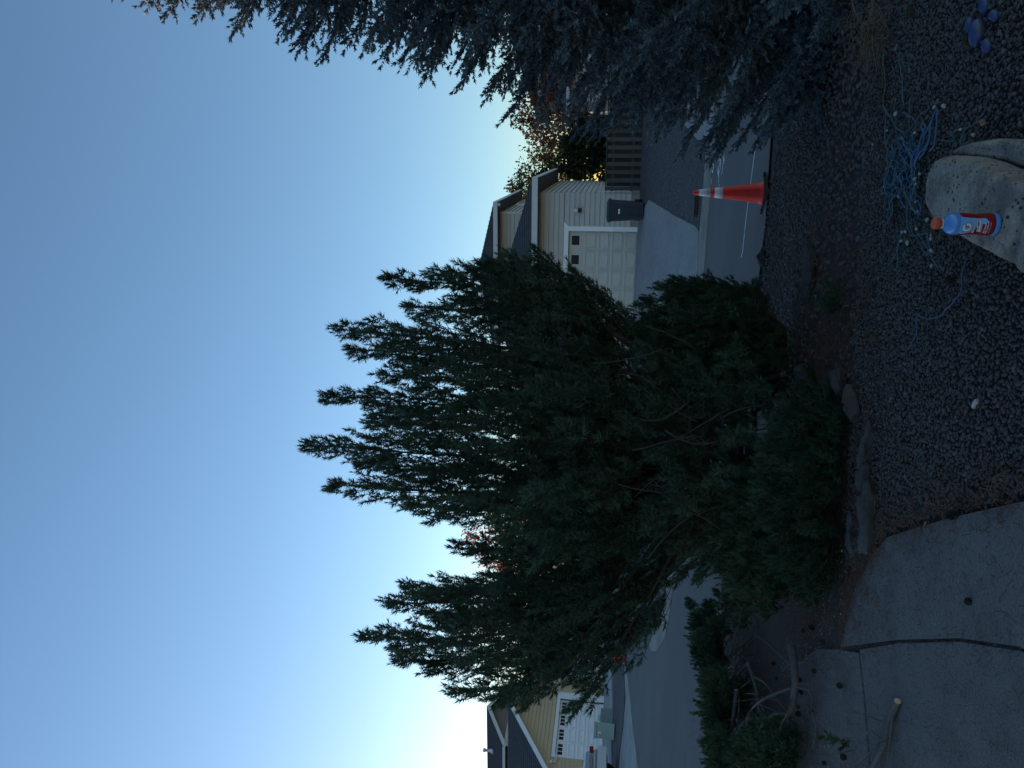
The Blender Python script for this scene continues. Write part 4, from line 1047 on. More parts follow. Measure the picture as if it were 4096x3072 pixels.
# strip of debris in the wide joint between slabs, and along the slab's gravel edge
JX, JY = [], []
for pl in ([(3380, 2592), (3600, 2572), (3850, 2566), (4096, 2603)], ):
    for (a, b) in zip(pl[:-1], pl[1:]):
        for _ in range(420):
            f_ = r.random(); q = g0(a[0] + (b[0] - a[0]) * f_, a[1] + (b[1] - a[1]) * f_); JX.append(q[0] + r.normal(0, .009)); JY.append(q[1] + r.normal(0, .005))
needles_on_ground('joint_debris', np.array(JX), np.array(JY), M_bark, r, ln=(.01, .035), zoff=.004, w=.003, tilt=.3)
JX, JY = [], []
for (a, b) in zip(slabA[1:8], slabA[2:9]):
    for _ in range(200):
        f_ = r.random(); JX.append(a[0] + (b[0] - a[0]) * f_ + r.normal(.05, .07)); JY.append(a[1] + (b[1] - a[1]) * f_ + r.normal(0, .03))
needles_on_ground('edge_litter', np.array(JX), np.array(JY), M_litter, r, zoff=.020, w=.0028)

# ---------------------------------------------------------------- rocks
M_rock = mat('basalt rock', (.25, .225, .19), .9, .36, 60, .9, 90, col2=(.15, .135, .115), c2scale=5, c2lo=.48, c2hi=.6)
def pitted():
    n = M_rock.node_tree.nodes; l = M_rock.node_tree.links; b = n['Principled BSDF']
    tc = n.new('ShaderNodeTexCoord'); v = n.new('ShaderNodeTexVoronoi'); v.inputs['Scale'].default_value = 46; v.inputs['Randomness'].default_value = 1
    l.new(tc.outputs['Object'], v.inputs['Vector'])
    nz = n.new('ShaderNodeTexNoise'); nz.inputs['Scale'].default_value = 9; l.new(tc.outputs['Object'], nz.inputs['Vector'])
    ad = n.new('ShaderNodeMath'); ad.operation = 'MULTIPLY_ADD'; l.new(nz.outputs['Fac'], ad.inputs[0]); ad.inputs[1].default_value = -.62; ad.inputs[2].default_value = .52
    mr = n.new('ShaderNodeMath'); mr.operation = 'LESS_THAN'; l.new(v.outputs['Distance'], mr.inputs[0]); l.new(ad.outputs[0], mr.inputs[1])
    old = b.inputs['Base Color'].links[0].from_socket
    mx = n.new('ShaderNodeMix'); mx.data_type = 'RGBA'; l.new(mr.outputs[0], mx.inputs['Factor']); l.new(old, mx.inputs['A']); mx.inputs['B'].default_value = (.03, .027, .022, 1)
    l.new(mx.outputs['Result'], b.inputs['Base Color'])
pitted()
M_stone = mat('field stone', (.062, .062, .064), .9, .4, 14, 1.0, 40, col2=(.030, .025, .022), c2scale=4, c2lo=.42, c2hi=.6)
M_darkstone = mat('dark lava rock', (.035, .032, .032), .92, .35, 14, .9, 50)
M_tan = mat('tan stone', (.05, .040, .033), .9, .3, 12, .8, 50)
from mathutils import noise as mnoise
def slab_rock(name, label, outline, ztop, zbase, m_, rough=.007, bevel=.03, seed=0, tilt=(0, 0)):
    """a block of rock with an uneven outline, rounded rim and rough faces"""
    pts = [Vector((p[0], p[1], 0)) for p in outline]; c = sum(pts, Vector()) / len(pts)
    dense = []
    n = len(pts)
    for i in range(n):
        p0, p1, p2, p3 = pts[i - 1], pts[i], pts[(i + 1) % n], pts[(i + 2) % n]
        k = max(2, int((p2 - p1).length / .022))
        for j in range(k):
            t = j / k; t2, t3 = t * t, t * t * t
            cr = .5 * ((2 * p1) + (-p0 + p2) * t + (2 * p0 - 5 * p1 + 4 * p2 - p3) * t2 + (-p0 + 3 * p1 - 3 * p2 + p3) * t3)
            dense.append(cr * .75 + p1.lerp(p2, t) * .25)
    rings = []; Hh = ztop - zbase
    for s_, z in ((1.05, zbase), (1.04, zbase + Hh * .4), (1.01, ztop - bevel * 1.6), (.985, ztop - bevel * .7), (.955, ztop - bevel * .2), (.91, ztop), (.75, ztop + .004), (.55, ztop + .006), (.33, ztop + .005), (.12, ztop + .004)):
        rings.append([(c + (p - c) * s_) + Vector((0, 0, z)) for p in dense])
    m2 = len(dense); vs = []
    for ri, rg in enumerate(rings):
        for p in rg:
            q = p.copy(); nv = mnoise.noise_vector(p * 7 + Vector((seed * 3.1, 0, 0))) * rough * 1.6 + mnoise.noise_vector(p * 26 + Vector((seed, 5, 0))) * rough * .5
            if ri >= 5: q.z += nv.z * .8 + tilt[0] * (p.x - c.x) + tilt[1] * (p.y - c.y)
            else:
                q += nv; q.z += (tilt[0] * (p.x - c.x) + tilt[1] * (p.y - c.y)) * min(1, ri / 3)
            vs.append(q)
    fs = [(i * m2 + k, i * m2 + (k + 1) % m2, (i + 1) * m2 + (k + 1) % m2, (i + 1) * m2 + k) for i in range(len(rings) - 1) for k in range(m2)]
    fs.append(tuple(range((len(rings) - 1) * m2, len(rings) * m2)))
    o = MB().add(vs, fs, 0, True).build(name, m_); tag(o, label, 'rock'); return o
RZ = .235
def o2(pl, z): return [g0(a, b, z) for a, b in pl][::-1]
slab_rock('boulder', 'big pitted grey brown boulder under the sports drink bottle', o2([(3694, 712), (3708, 668), (3738, 632), (3800, 622), (3880, 648), (3960, 676), (4050, 708), (4094, 745), (4076, 830), (4058, 900), (4040, 980), (4024, 1054), (3965, 1022), (3905, 988), (3850, 956), (3800, 926), (3735, 884), (3706, 840), (3692, 790)], RZ), RZ, -.03, M_rock, seed=1, tilt=(0, .0))
slab_rock('boulder', 'front boulder split by a crack from the one holding the bottle', o2([(4112, 760), (4094, 850), (4078, 915), (4060, 990), (4048, 1062), (4070, 1092), (4120, 1112), (4250, 1160), (4400, 1100), (4400, 760), (4200, 730)], RZ - .005), RZ - .005, -.03, M_rock, seed=2)
slab_rock('boulder', 'smooth lower boulder leaning against the right of the bottle boulder', o2([(3790, 612), (3830, 585), (3906, 566), (3990, 558), (4096, 562), (4250, 568), (4250, 690), (4110, 672), (4000, 640), (3900, 625)], .14), .14, -.03, M_rock, seed=3, rough=.008)
def pebble(name, label, px, py, size, m_, h=.35, cat='stone', group=None, rz=None, seed=0, rough=.15, z=None, sub=3):
    cr_ = random.Random(seed); cuts = [(Vector((cr_.gauss(0, 1), cr_.gauss(0, 1), cr_.gauss(0, .8))).normalized(), cr_.uniform(.55, .85)) for _ in range(9)]
    bm = bmesh.new(); bmesh.ops.create_icosphere(bm, subdivisions=5 if cat == 'rock' else sub, radius=1)
    for v in bm.verts:
        p = v.co.copy(); k = 1 + mnoise.noise(p * 1.3 + Vector((seed * 7.7, seed, 0))) * rough * 1.8 + mnoise.noise(p * 4 + Vector((seed, 0, 3))) * rough * .5 + (mnoise.noise(p * 11 + Vector((0, seed, 3))) * .05 if cat == 'rock' else 0)
        if cat == 'rock':
            for nv_, dd_ in cuts:
                ex_ = p.dot(nv_) - dd_
                if ex_ > 0: p = p - nv_ * ex_ * .92
        v.co = Vector((p.x * size[0], p.y * size[1], p.z * size[2])) * k
    for f in bm.faces: f.smooth = True
    me = bpy.data.meshes.new(name); bm.to_mesh(me); bm.free()
    o = link(name, me, None, m_); q = G3(px, py, .0)
    o.location = (q.x, q.y, Tz(q.x, q.y) + size[2] * h if z is None else z); o.rotation_euler = (0, 0, rz if rz is not None else seed * 1.7)
    tag(o, label, cat, group); return o
pebble('edging_rock', 'long pale grey edging rock below the dark low pine', 3482, 1805, (.15, .07, .06), M_stone, .1, 'rock', None, -.25, 1, .28)
pebble('edging_rock', 'middle edging rock with a pale lichen streak', 3478, 1918, (.11, .07, .055), M_stone, .1, 'rock', None, .1, 2, .3)
pebble('edging_rock', 'largest blocky edging rock nearest the concrete slab', 3495, 2058, (.18, .09, .085), M_stone, .1, 'rock', None, -.08, 3, .32)
pebble('edging_rock', 'flat edging rock half under the pine by the slab corner', 3422, 2165, (.15, .09, .045), M_stone, .1, 'rock', None, .3, 4, .3)
pebble('field_stone', 'pale rounded stone among the bare pine stems', 3228, 1492, (.09, .07, .08), M_stone, .4, 'rock', None, .3, 5)
pebble('field_stone', 'dark rounded stone in the red brown needle litter', 3372, 1528, (.12, .09, .07), M_darkstone, .3, 'rock', None, .2, 6)
pebble('field_stone', 'tan stone with a hollow beside the low dark pine', 3425, 1608, (.11, .09, .06), M_tan, .3, 'rock', None, .5, 7, .3)
pebble('field_stone', 'flat dark lava rock set in the sloping gravel', 3245, 1080, (.24, .13, .06), M_darkstone, .3, 'rock', None, .2, 8)
pebble('field_stone', 'dark rock on the crest beside the road', 3060, 1040, (.13, .09, .07), M_darkstone, .4, 'rock', None, .1, 9, .25)
pebble('field_stone', 'dark rock at the road edge beside the round dwarf pine', 3040, 1150, (.15, .10, .09), M_darkstone, .4, 'rock', None, .1, 10, .2)
# painted blue stones
M_blue = mat('blue painted stone', (.026, .045, .135), .45, .2, 14, .2, 40, col2=(.06, .065, .08), c2scale=9, c2lo=.52, c2hi=.62)
PS = 'blue painted stones laid out on the gravel'
for i, (px, py, a, b, lb) in enumerate([(3932, 130, .060, .036, 'largest blue painted stone, long oval in the middle of its cluster'), (3955, 20, .036, .026, 'blue painted stone at the top of the cluster by the picture edge'), (3996, 62, .032, .020, 'small blue painted stone above and nearest the camera in the cluster'), (3896, 98, .033, .018, 'narrow blue painted stone tucked behind the largest one'), (3966, 183, .034, .022, 'dull blue painted stone just left of the largest one')]):
    pebble('painted_stone', lb, px, py, (a, b, .022 if i else .032), M_blue, .75, 'stone', PS, .15 + .35 * (i % 3) - .2, 20 + i, .05)
    
# ---------------------------------------------------------------- sports drink bottle
M_bblue = mat('blue drink plastic', (.055, .22, .56), .22, .05, 6, spec=.6); M_bred = mat('red label', (.19, .006, .014), .4, .25, 20); M_borange = mat('orange cap', (.50, .085, .03), .4, .04, 6)
M_ink = mat('white label print', (.62, .63, .68), .5, 0); M_inkd = mat('navy label print', (.012, .016, .06), .5, 0); M_sky = mat('pale blue label print', (.14, .34, .60), .45, .2, 40); M_bolt = mat('orange label print', (.55, .09, .02), .5, 0); M_clear = mat('clear neck plastic', (.30, .36, .42), .2, 0, spec=.7)
bq = atz(3984, 898, RZ + .008)
BT = empty('drink_bottle', (bq.x, bq.y, RZ + .006), math.atan2(-(bq.x), bq.y) - .20)
tag(BT, 'blue sports drink bottle with red label and orange cap on the boulder', 'bottle')
prof = [(.028, 0), (.0345, .002), (.0368, .008), (.0368, .014), (.0355, .018), (.0362, .024), (.0362, .040), (.0338, .060), (.0332, .070), (.0342, .085), (.0360, .105), (.0366, .122), (.0360, .136), (.0330, .149), (.0262, .159), (.0172, .165), (.0150, .168)]
def brad(z):
    for (r0, z0), (r1, z1) in zip(prof[:-1], prof[1:]):
        if z0 <= z <= z1: return r0 + (r1 - r0) * (z - z0) / (z1 - z0 + 1e-9)
    return .036
MB().lathe(prof, (0, 0, 0), 40).build('bottle_body', M_bblue, BT)
MB().lathe([(.0150, .168), (.0165, .169), (.0165, .172), (.0145, .1725), (.0145, .177)], (0, 0, 0), 28).build('neck', M_clear, BT)
cp = MB(); cp.lathe([(.0168, .176), (.0178, .177), (.0178, .196), (.0165, .1995), (.013, .200), (.012, .1985), (.006, .1985), (.005, .200)], (0, 0, 0), 36)
for k in range(36): 
    an = k * PI / 18; cp.tube([(.0178 * math.cos(an), .0178 * math.sin(an), .178), (.0178 * math.cos(an), .0178 * math.sin(an), .195)], .0007, 4)
cp.build('cap', M_borange, BT)
MB().lathe([(brad(z) + .0004, z) for z in (.018, .024, .032, .040, .050, .060, .070, .078, .085, .095, .105, .115, .122, .126)], (0, 0, 0), 40).build('label', M_bred, BT)
def wrap(poly_or_mesh, off):
    """bend a flat (x across, z up) outline round the bottle, front at -y"""
    out = []
    for (x, z) in poly_or_mesh:
        rr = brad(z) + off; an = x / .036
        out.append((rr * math.sin(an), -rr * math.cos(an), z))
    return out
def wrapped(name, poly, off, m_, parent):
    bm = bmesh.new(); f = bm.faces.new([bm.verts.new((x, 0, z)) for x, z in poly])
    for k in range(-12, 13): bmesh.ops.bisect_plane(bm, geom=bm.verts[:] + bm.edges[:] + bm.faces[:], plane_co=(k * .003, 0, 0), plane_no=(1, 0, 0), dist=1e-7)
    for k in range(4, 40): bmesh.ops.bisect_plane(bm, geom=bm.verts[:] + bm.edges[:] + bm.faces[:], plane_co=(0, 0, k * .004), plane_no=(0, 0, 1), dist=1e-7)
    ps = wrap([(v.co.x, v.co.z) for v in bm.verts], off)
    for v, p in zip(bm.verts, ps): v.co = p
    me = bpy.data.meshes.new(name); bm.to_mesh(me); bm.free(); return link(name, me, parent, m_)
def arc(cx, cz, rx, rz_, a0, a1, n=20): return [(cx + rx * math.cos(math.radians(a0 + (a1 - a0) * i / n)), cz + rz_ * math.sin(math.radians(a0 + (a1 - a0) * i / n))) for i in range(n + 1)]
LB = bpy.data.objects['label']
wrapped('label_panel', [(-.026, .127), (-.030, .112), (-.024, .092), (-.004, .075), (.006, .062), (.009, .048), (.018, .042), (.028, .050), (.0285, .066), (.029, .100), (.030, .118), (.033, .1265)], .0008, M_sky, BT)
def gpoly(cx, cz, a, b, t): return arc(cx, cz, a, b, 55, 335, 26) + [(cx + a * .95, cz + b * .12), (cx + a * .10, cz + b * .12), (cx + a * .10, cz - b * .24), (cx + a * .45, cz - b * .24)] + arc(cx, cz, a - t, b - t, 325, 58, 26)
wrapped('letter_backing', gpoly(-.003, .106, .0150, .0150, .0078), .0012, M_inkd, BT)
wrapped('letter', gpoly(-.003, .106, .0138, .0138, .0062), .0016, M_ink, BT)
wrapped('bolt', [(-.001, .1115), (-.006, .104), (-.002, .1035), (-.008, .0925), (.004, .1035), (.0005, .1045), (.003, .1115)], .0020, M_bolt, BT)
wrapped('flavour_tag', [(-.020, .058), (.018, .062), (.018, .075), (-.020, .071)], .0012, M_ink, BT)
wrapped('flavour_print', [(-.019, .0655), (-.002, .067), (-.002, .0715), (-.019, .070)], .0016, M_sky, BT)
wrapped('flavour_print', [(.000, .0675), (.017, .0695), (.017, .074), (.000, .072)], .0016, M_bred, BT)
wrapped('flavour_print', [(-.018, .060), (.016, .0635), (.016, .0655), (-.018, .062)], .0016, M_inkd, BT)
def text_wrap(name, s_, size, cx, cz, off, m_, shear=0.0, bold=0.0):
    cu = bpy.data.curves.new(name, 'FONT'); cu.body = s_; cu.size = size; cu.align_x = 'CENTER'; cu.resolution_u = 2; cu.shear = shear; cu.offset = bold
    ob_ = bpy.data.objects.new('text_tmp', cu); C.objects.link(ob_)
    dg = bpy.context.evaluated_depsgraph_get(); me = bpy.data.meshes.new_from_object(ob_.evaluated_get(dg))
    bpy.data.objects.remove(ob_)
    co_ = [(v.co.x + cx, v.co.y + cz) for v in me.vertices]; ps = wrap(co_, off)
    for v, p in zip(me.vertices, ps): v.co = p
    me.name = name; me.materials.clear(); return link(name, me, BT, m_)
text_wrap('lettering', 'MASHUPS', .0110, -.002, .0790, .0012, M_bred, .15, .0007)
text_wrap('lettering', 'MASHUPS', .0110, -.002, .0790, .0018, M_ink, .15, .0001)
text_wrap('lettering', 'GATORADE', .0068, -.006, .047, .0012, M_ink, 0, .0001)
text_wrap('lettering', 'THIRST QUENCHER', .0054, -.006, .0405, .0012, M_ink, 0, .0001)
text_wrap('lettering', 'NATURAL FLAVORS', .0040, -.004, .0335, .0012, M_ink, 0)

# ---------------------------------------------------------------- the tangle of string lights
M_cord = mat('dark teal cord', (.040, .085, .105), .45, .25, 30); M_cordb = mat('blue cord', (.034, .085, .17), .4, .2, 30); M_bulb = mat('milky bulb', (.25, .26, .27), .35, .1, 30)
SLt = empty('string_lights', (*g0(3660, 700), .0)); tag(SLt, 'tangle of teal and blue string light cords with white bulbs on the gravel', 'string lights')
def cordpath(pl, h, wob=.009, n=None):
    P_ = [Vector((*g0(a, b, 0), 0)) for a, b in pl]; out = []
    for i in range(len(P_) - 1):
        p0 = P_[max(i - 1, 0)]; p1 = P_[i]; p2 = P_[i + 1]; p3 = P_[min(i + 2, len(P_) - 1)]
        k = max(3, int((p2 - p1).length / .03))
        for j in range(k):
            t = j / k; t2, t3 = t * t, t ** 3
            q = .5 * ((2 * p1) + (-p0 + p2) * t + (2 * p0 - 5 * p1 + 4 * p2 - p3) * t2 + (-p0 + 3 * p1 - 3 * p2 + p3) * t3)
            q.z = h + .012 * math.sin(len(out) * .7 + i) * .5 + float(r.normal(0, .002)); q.x += float(r.normal(0, wob * .3)); q.y += float(r.normal(0, wob * .3)); out.append(q - SLt.location)
    q = P_[-1].copy(); q.z = h; out.append(q - SLt.location); return out
def cord(pl, h, m_, rad=.0033): MB().tube(cordpath(pl, h), rad, 6).build('cord', m_, SLt)
S1 = lambda a, b: (3400 + a / 2.357, 500 + b / 2.357)
S0 = lambda a, b: (3400 + a / 2.764, b / 2.764)
cord([S0(440, 560), S0(445, 900), S0(440, 1150), S0(455, 1420), S0(475, 1659), S1(410, 280), S1(435, 570)], .03, M_cord)
cord([S0(455, 480), S0(610, 650), S0(640, 900), S0(670, 1180)], .03, M_cord, .003)
cord([S0(445, 1150), S0(560, 1350), S0(690, 1500)], .035, M_cord, .004)
cord([S0(760, 1080), S0(735, 1270), S0(715, 1460), S0(640, 1600)], .035, M_cord)
cord([S0(970, 1200), S0(830, 1320), S0(720, 1460), S0(600, 1560)], .04, M_cord, .0035)
cord([S0(575, 1080), S0(560, 1250), S0(570, 1460), S0(640, 1590)], .03, M_cord, .003)
cord([S0(1535, 1280), S0(1430, 1380), S0(1230, 1460), S0(1210, 1550), S0(1060, 1555), S0(900, 1580)], .025, M_cord)
cord([S0(1350, 1420), S0(1290, 1600)], .025, M_cord); cord([S0(1410, 1560), S0(1340, 1600)], .03, M_cord)
cord([S0(690, 1230), S0(800, 1320), S0(820, 1440), S0(780, 1600)], .04, M_cord); cord([S0(880, 1300), S0(980, 1440), S0(1000, 1600)], .04, M_cord)
# doubled blue loops
cord([S1(880, 10), S1(850, 120), S1(770, 260), S1(700, 410)], .05, M_cordb, .0052)
cord([S0(1080, 1215), S0(1010, 1450), S0(960, 1640), S1(760, 330)], .05, M_cordb, .005); cord([S0(1105, 1230), S0(1090, 1350), S0(1030, 1659), S1(880, 220)], .05, M_cordb, .005)
cord([S0(1080, 1215), S0(1105, 1230)], .05, M_cordb, .005)
cord([S0(1000, 1360), S0(930, 1560), S1(740, 200), S1(715, 420)], .045, M_cordb, .0045); cord([S0(905, 1390), S0(930, 1480), S0(880, 1659), S1(690, 300)], .045, M_cordb, .0045)
cord([S0(960, 1400), S0(900, 1659), S1(725, 230), S1(695, 400)], .055, M_cordb, .0045)
tang = np.random.default_rng(77)
for k in range(60):
    x0, y0 = tang.uniform(470, 690), tang.uniform(60, 480); L = tang.uniform(240, 560)
    pl = [S1(x0, y0)]; n = 5
    xx, yy = x0, y0; dx = tang.normal(0, 28)
    for j in range(n):
        xx += dx + tang.normal(0, 42); yy += L / n; xx = np.clip(xx, 440, 700 if yy < 760 else 800); yy = min(yy, 1080); pl.append(S1(xx, yy))
    cord(pl, tang.uniform(.02, .06), M_cordb if k % 4 == 0 else M_cord, tang.uniform(.0026, .0042))
cord([S1(520, 1020), S1(500, 1100), S1(470, 1240), S1(400, 1340)], .025, M_cord); cord([S1(640, 880), S1(660, 1030), S1(760, 1180), S1(830, 1210)], .03, M_cord)
cord([S1(680, 900), S1(730, 1080), S1(830, 1220), S1(900, 1350)], .03, M_cord, .004); cord([S1(540, 1000), S1(500, 1200), S1(470, 1380)], .025, M_cord)
cord([S1(640, 720), S1(620, 920), S1(640, 1040), S1(720, 1050), S1(800, 1020)], .04, M_cord); cord([S1(820, 1000), S1(830, 1120), S1(820, 1190)], .04, M_cord, .004)
cord([S1(360, 590), S1(380, 650), S1(460, 600), S1(520, 620)], .03, M_cord, .004); cord([S1(360, 650), S1(350, 590)], .03, M_cord, .004)
bl = MB().lathe([(.003, 0), (.006, .002), (.0065, .008), (.010, .010), (.0125, .019), (.0105, .028), (.005, .034), (.001, .037)], (0, 0, 0), 8).mesh('bulb', M_bulb)
for i, (a, b, s_) in enumerate([(640, 80, 1), (520, 140, .8), (380, 40, .7), (1070, 40, .9), (1205, 115, .9), (650, 490, 1.2), (680, 450, .9), (640, 575, .8), (360, 590, 1), (490, 645, 1.1), (640, 830, 1), (745, 910, 1.1), (655, 965, 1), (540, 1000, 1), (520, 1028, .8), (520, 1085, 1), (570, 1085, 1.2), (790, 1085, 1.1), (815, 1200, 1.1), (800, 1028, .7), (640, 735, .7), (240, 190, .7), (810, 1310, .8)]):
    o = link('bulb', bl, SLt); q = g0(*S1(a, b), .03); o.location = Vector((q[0], q[1], .045)) - SLt.location; o.rotation_euler = (1.3 + .4 * math.sin(i), .3 * i, i * 1.9); o.scale = (s_ * .62,) * 3
for i, (a, b) in enumerate([(970, 1200), (1095, 1190), (550, 1230)]):
    o = link('bulb', bl, SLt); q = g0(*S0(a, b), .03); o.location = Vector((q[0], q[1], .045)) - SLt.location; o.rotation_euler = (1.2, 0, i * 2.2); o.scale = (.75,) * 3
wq = [(3890, 1048), (3872, 1120), (3845, 1200), (3790, 1258), (3735, 1276), (3695, 1260)]
W_ = empty('loose_cord', (*g0(3735, 1276), .0)); tag(W_, 'single thin dark blue cord bent in a hook on the gravel', 'cord')
SL_keep = SLt; SLt = W_
MB().tube(cordpath(wq, .024, .002), .0030, 6).tube(cordpath([(3694, 1256), (3686, 1310), (3677, 1350), (3668, 1392)], .022, .002), .0030, 6).build('cord', M_cordb, W_)
SLt = SL_keep

# ---------------------------------------------------------------- pine cones and litter
M_cone = mat('pine cone', (.085, .060, .042), .85, .35, 30)
M_coned = mat('dark pine cone', (.028, .022, .018), .9, .3, 30)
def cone_mesh(m_, L, R_, seed):
    rr = np.random.default_rng(seed); mb = MB(); mb.lathe([(R_ * .2, 0), (R_ * .42, L * .15), (R_ * .5, L * .4), (R_ * .3, L * .75), (R_ * .1, L)], (0, 0, 0), 8)
    n = 46
    for i in range(n):
        t = (i + .5) / n; z = L * t * .98; rad = R_ * (math.sin(PI * (.12 + .82 * t)) ** .8); an = i * 2.39996; a, b = math.cos(an), math.sin(an); wv = R_ * .34
        c = (a * rad * .4, b * rad * .45, z - L * .02); e = (a * rad * 1.3, b * rad * 1.3, z + L * .05)
        mb.add([(c[0] - b * wv * .5, c[1] + a * wv * .5, c[2]), (c[0] + b * wv * .5, c[1] - a * wv * .5, c[2]), (e[0] + b * wv * .6, e[1] - a * wv * .6, e[2]), (e[0] - b * wv * .6, e[1] + a * wv * .6, e[2]), (e[0], e[1], e[2] - L * .05)], [(0, 1, 2, 3), (3, 2, 4), (0, 4, 1)])
    return mb.mesh('pine_cone', m_)
CM = cone_mesh(M_cone, .055, .017, 1); CD = cone_mesh(M_coned, .036, .018, 2)
GC = 'pine cones fallen on the ground'
def put_cone(px, py, label, dark=False, s_=1.0, k=0, rz=None, h=.022):
    o = link('pine_cone', CD if dark else CM); q = G3(px, py); o.location = (q.x, q.y, Tz(q.x, q.y) + h + .006); o.rotation_euler = (PI / 2 - .1, 0, k * 1.3 if rz is None else rz); o.scale = (s_,) * 3; tag(o, label, 'pine cone', GC)
for i, (px, py, lb) in enumerate([(3548, 278, 'slim pine cone nearest the spruce beside the straight cord'), (3553, 342, 'middle one of three slim pine cones beside the straight cord'), (3553, 408, 'pine cone farthest left of three beside the straight cord')]): put_cone(px, py, lb, k=0, rz=1.5 + .1 * i)
put_cone(3660, 68, 'fat brown pine cone alone on gravel below the spruce', s_=1.15, rz=1.2); put_cone(3588, 432, 'pine cone at the top edge of the light string tangle', s_=.8)
put_cone(3905, 190, 'dark ridged pine cone touching the blue painted stones', s_=1.0, rz=2.2); put_cone(3565, 660, 'dark pine cone just beyond the cord tangle', s_=.9, k=2); put_cone(3590, 893, 'pine cone at the left end of the cord tangle', s_=.85, k=1)
put_cone(3508, 1160, 'open pine cone on gravel above the hooked cord', s_=1.0, k=1); put_cone(3522, 1362, 'open pine cone at the edge of the needle litter', s_=1.0, k=2); put_cone(3495, 1325, 'smaller pine cone beside another at the litter edge', s_=.75, k=3); put_cone(3825, 1110, 'black open pine cone between boulder and hooked cord', True, 1.1, 4)
put_cone(3841, 2080, 'black pine cone on the slab close to the gravel edge', True, 1.15, 1, h=.03); put_cone(3905, 2418, 'flattened black pine cone alone in the middle of the slab', True, .8, 2, h=.016); put_cone(3379, 2740, 'black pine cone alone on the slab below the debris joint', True, .85, 3, h=.02)
PCL = ['black pine cone in pebbly debris just left of the slab joint end', 'black pine cone nearest the bend of the thickest cut branch', 'black pine cone between two thin limbs under the thickest branch', 'black pine cone hidden under the lower limb of the thickest branch', 'black pine cone on pebbly slab edge below the thickest branch', 'black pine cone tucked against the dark boughs under the branch',
       'small black pine cone above the middle of the thickest branch', 'small black pine cone at the end of the debris filled joint', 'small black pine cone in brown needles nearest the dwarf pine', 'small black pine cone near the sawn end of the thickest branch', 'black pine cone under the sprig of the forked branch', 'black pine cone on the leafy tip of the forked branch', 'black pine cone on the slab at the very left picture edge', 'small black pine cone between the two sawn branch ends']
for i, (px, py) in enumerate([(3275, 2683), (3218, 2727), (3225, 2780), (3212, 2825), (3267, 2842), (3210, 2855), (3124, 2721), (3315, 2575), (3270, 2505), (3230, 2518), (3396, 3030), (3402, 2985), (3323, 3060), (3112, 2650)]):
    put_cone(px, py, PCL[i], True, .72 + .12 * (i % 3), i, h=.028)
WR = MB(); WR.tube([(-.024, 0, .012), (-.012, .003, .015), (.004, -.003, .014), (.024, .002, .012)], [.008, .010, .009, .008], 7)
wr = WR.build('paper_scrap', mat('pale scrap', (.42, .42, .42), .8, .4, 60, .9, 120)); q = G3(3930, 1615); wr.location = (q.x, q.y, Tz(q.x, q.y) + .014); wr.rotation_euler = (0, .05, -.85 + PI); wr['label'] = 'small pale crumpled roll of litter lying alone on the gravel'; wr['category'] = 'litter'
lm_ = bpy.data.meshes.new('dry_leaf'); lm_.from_pydata([(-.022, 0, 0), (-.006, .010, .004), (.012, .008, .002), (.024, 0, .006), (.010, -.009, .003), (-.008, -.009, .005), (0, 0, -.002)], [], [(0, 1, 6), (1, 2, 6), (2, 3, 6), (3, 4, 6), (4, 5, 6), (5, 0, 6)])
M_leaf = mat('tan dry leaf', (.22, .12, .06), .8, .3, 30); lm_.materials.append(M_leaf)
for i, (px, py, s_, lb) in enumerate([(3606, 190, 1, 'brown dry leaf beside the forked cord end'), (3962, 490, 1.5, 'large brown dry leaf on gravel right of the boulders'), (3727, 2098, 1.0, 'pale dry leaf on the slab edge'), (3521, 2014, .9, 'pale dry leaf lying by the largest edging rock'), (3775, 400, .7, 'small tan leaf among the gravel by the blue cords')]):
    o = link('dry_leaf', lm_); q = G3(px, py); o.location = (q.x, q.y, Tz(q.x, q.y) + .026); o.rotation_euler = (.2, .1, i * 1.1); o.scale = (s_,) * 3; tag(o, lb, 'leaf', 'dry leaves on the ground')
# small green weed
gw = Grow(66); q = G3(3372, 1215); wd = empty('weed', (0, 0, 0)); tag(wd, 'small green weed with a pale root on the needle covered slope', 'weed')
for k in range(9): gw.bough((q.x, q.y, q.z), (q.x + gw.r.normal(0, .09), q.y + gw.r.normal(0, .06), q.z + gw.r.uniform(.03, .10)), r0=.003, k=.2, cap=.05, start=.4, step=.03, sc=.6)
gw.mb.tube([(q.x - .02, q.y - .05, q.z + .02), (q.x - .03, q.y - .12, q.z + .025), (q.x - .03, q.y - .18, q.z + .02)], .004, 5)
gw.finish(wd, P_MUGO, M_mugo, M_cutbark, 'leaves', 'root')

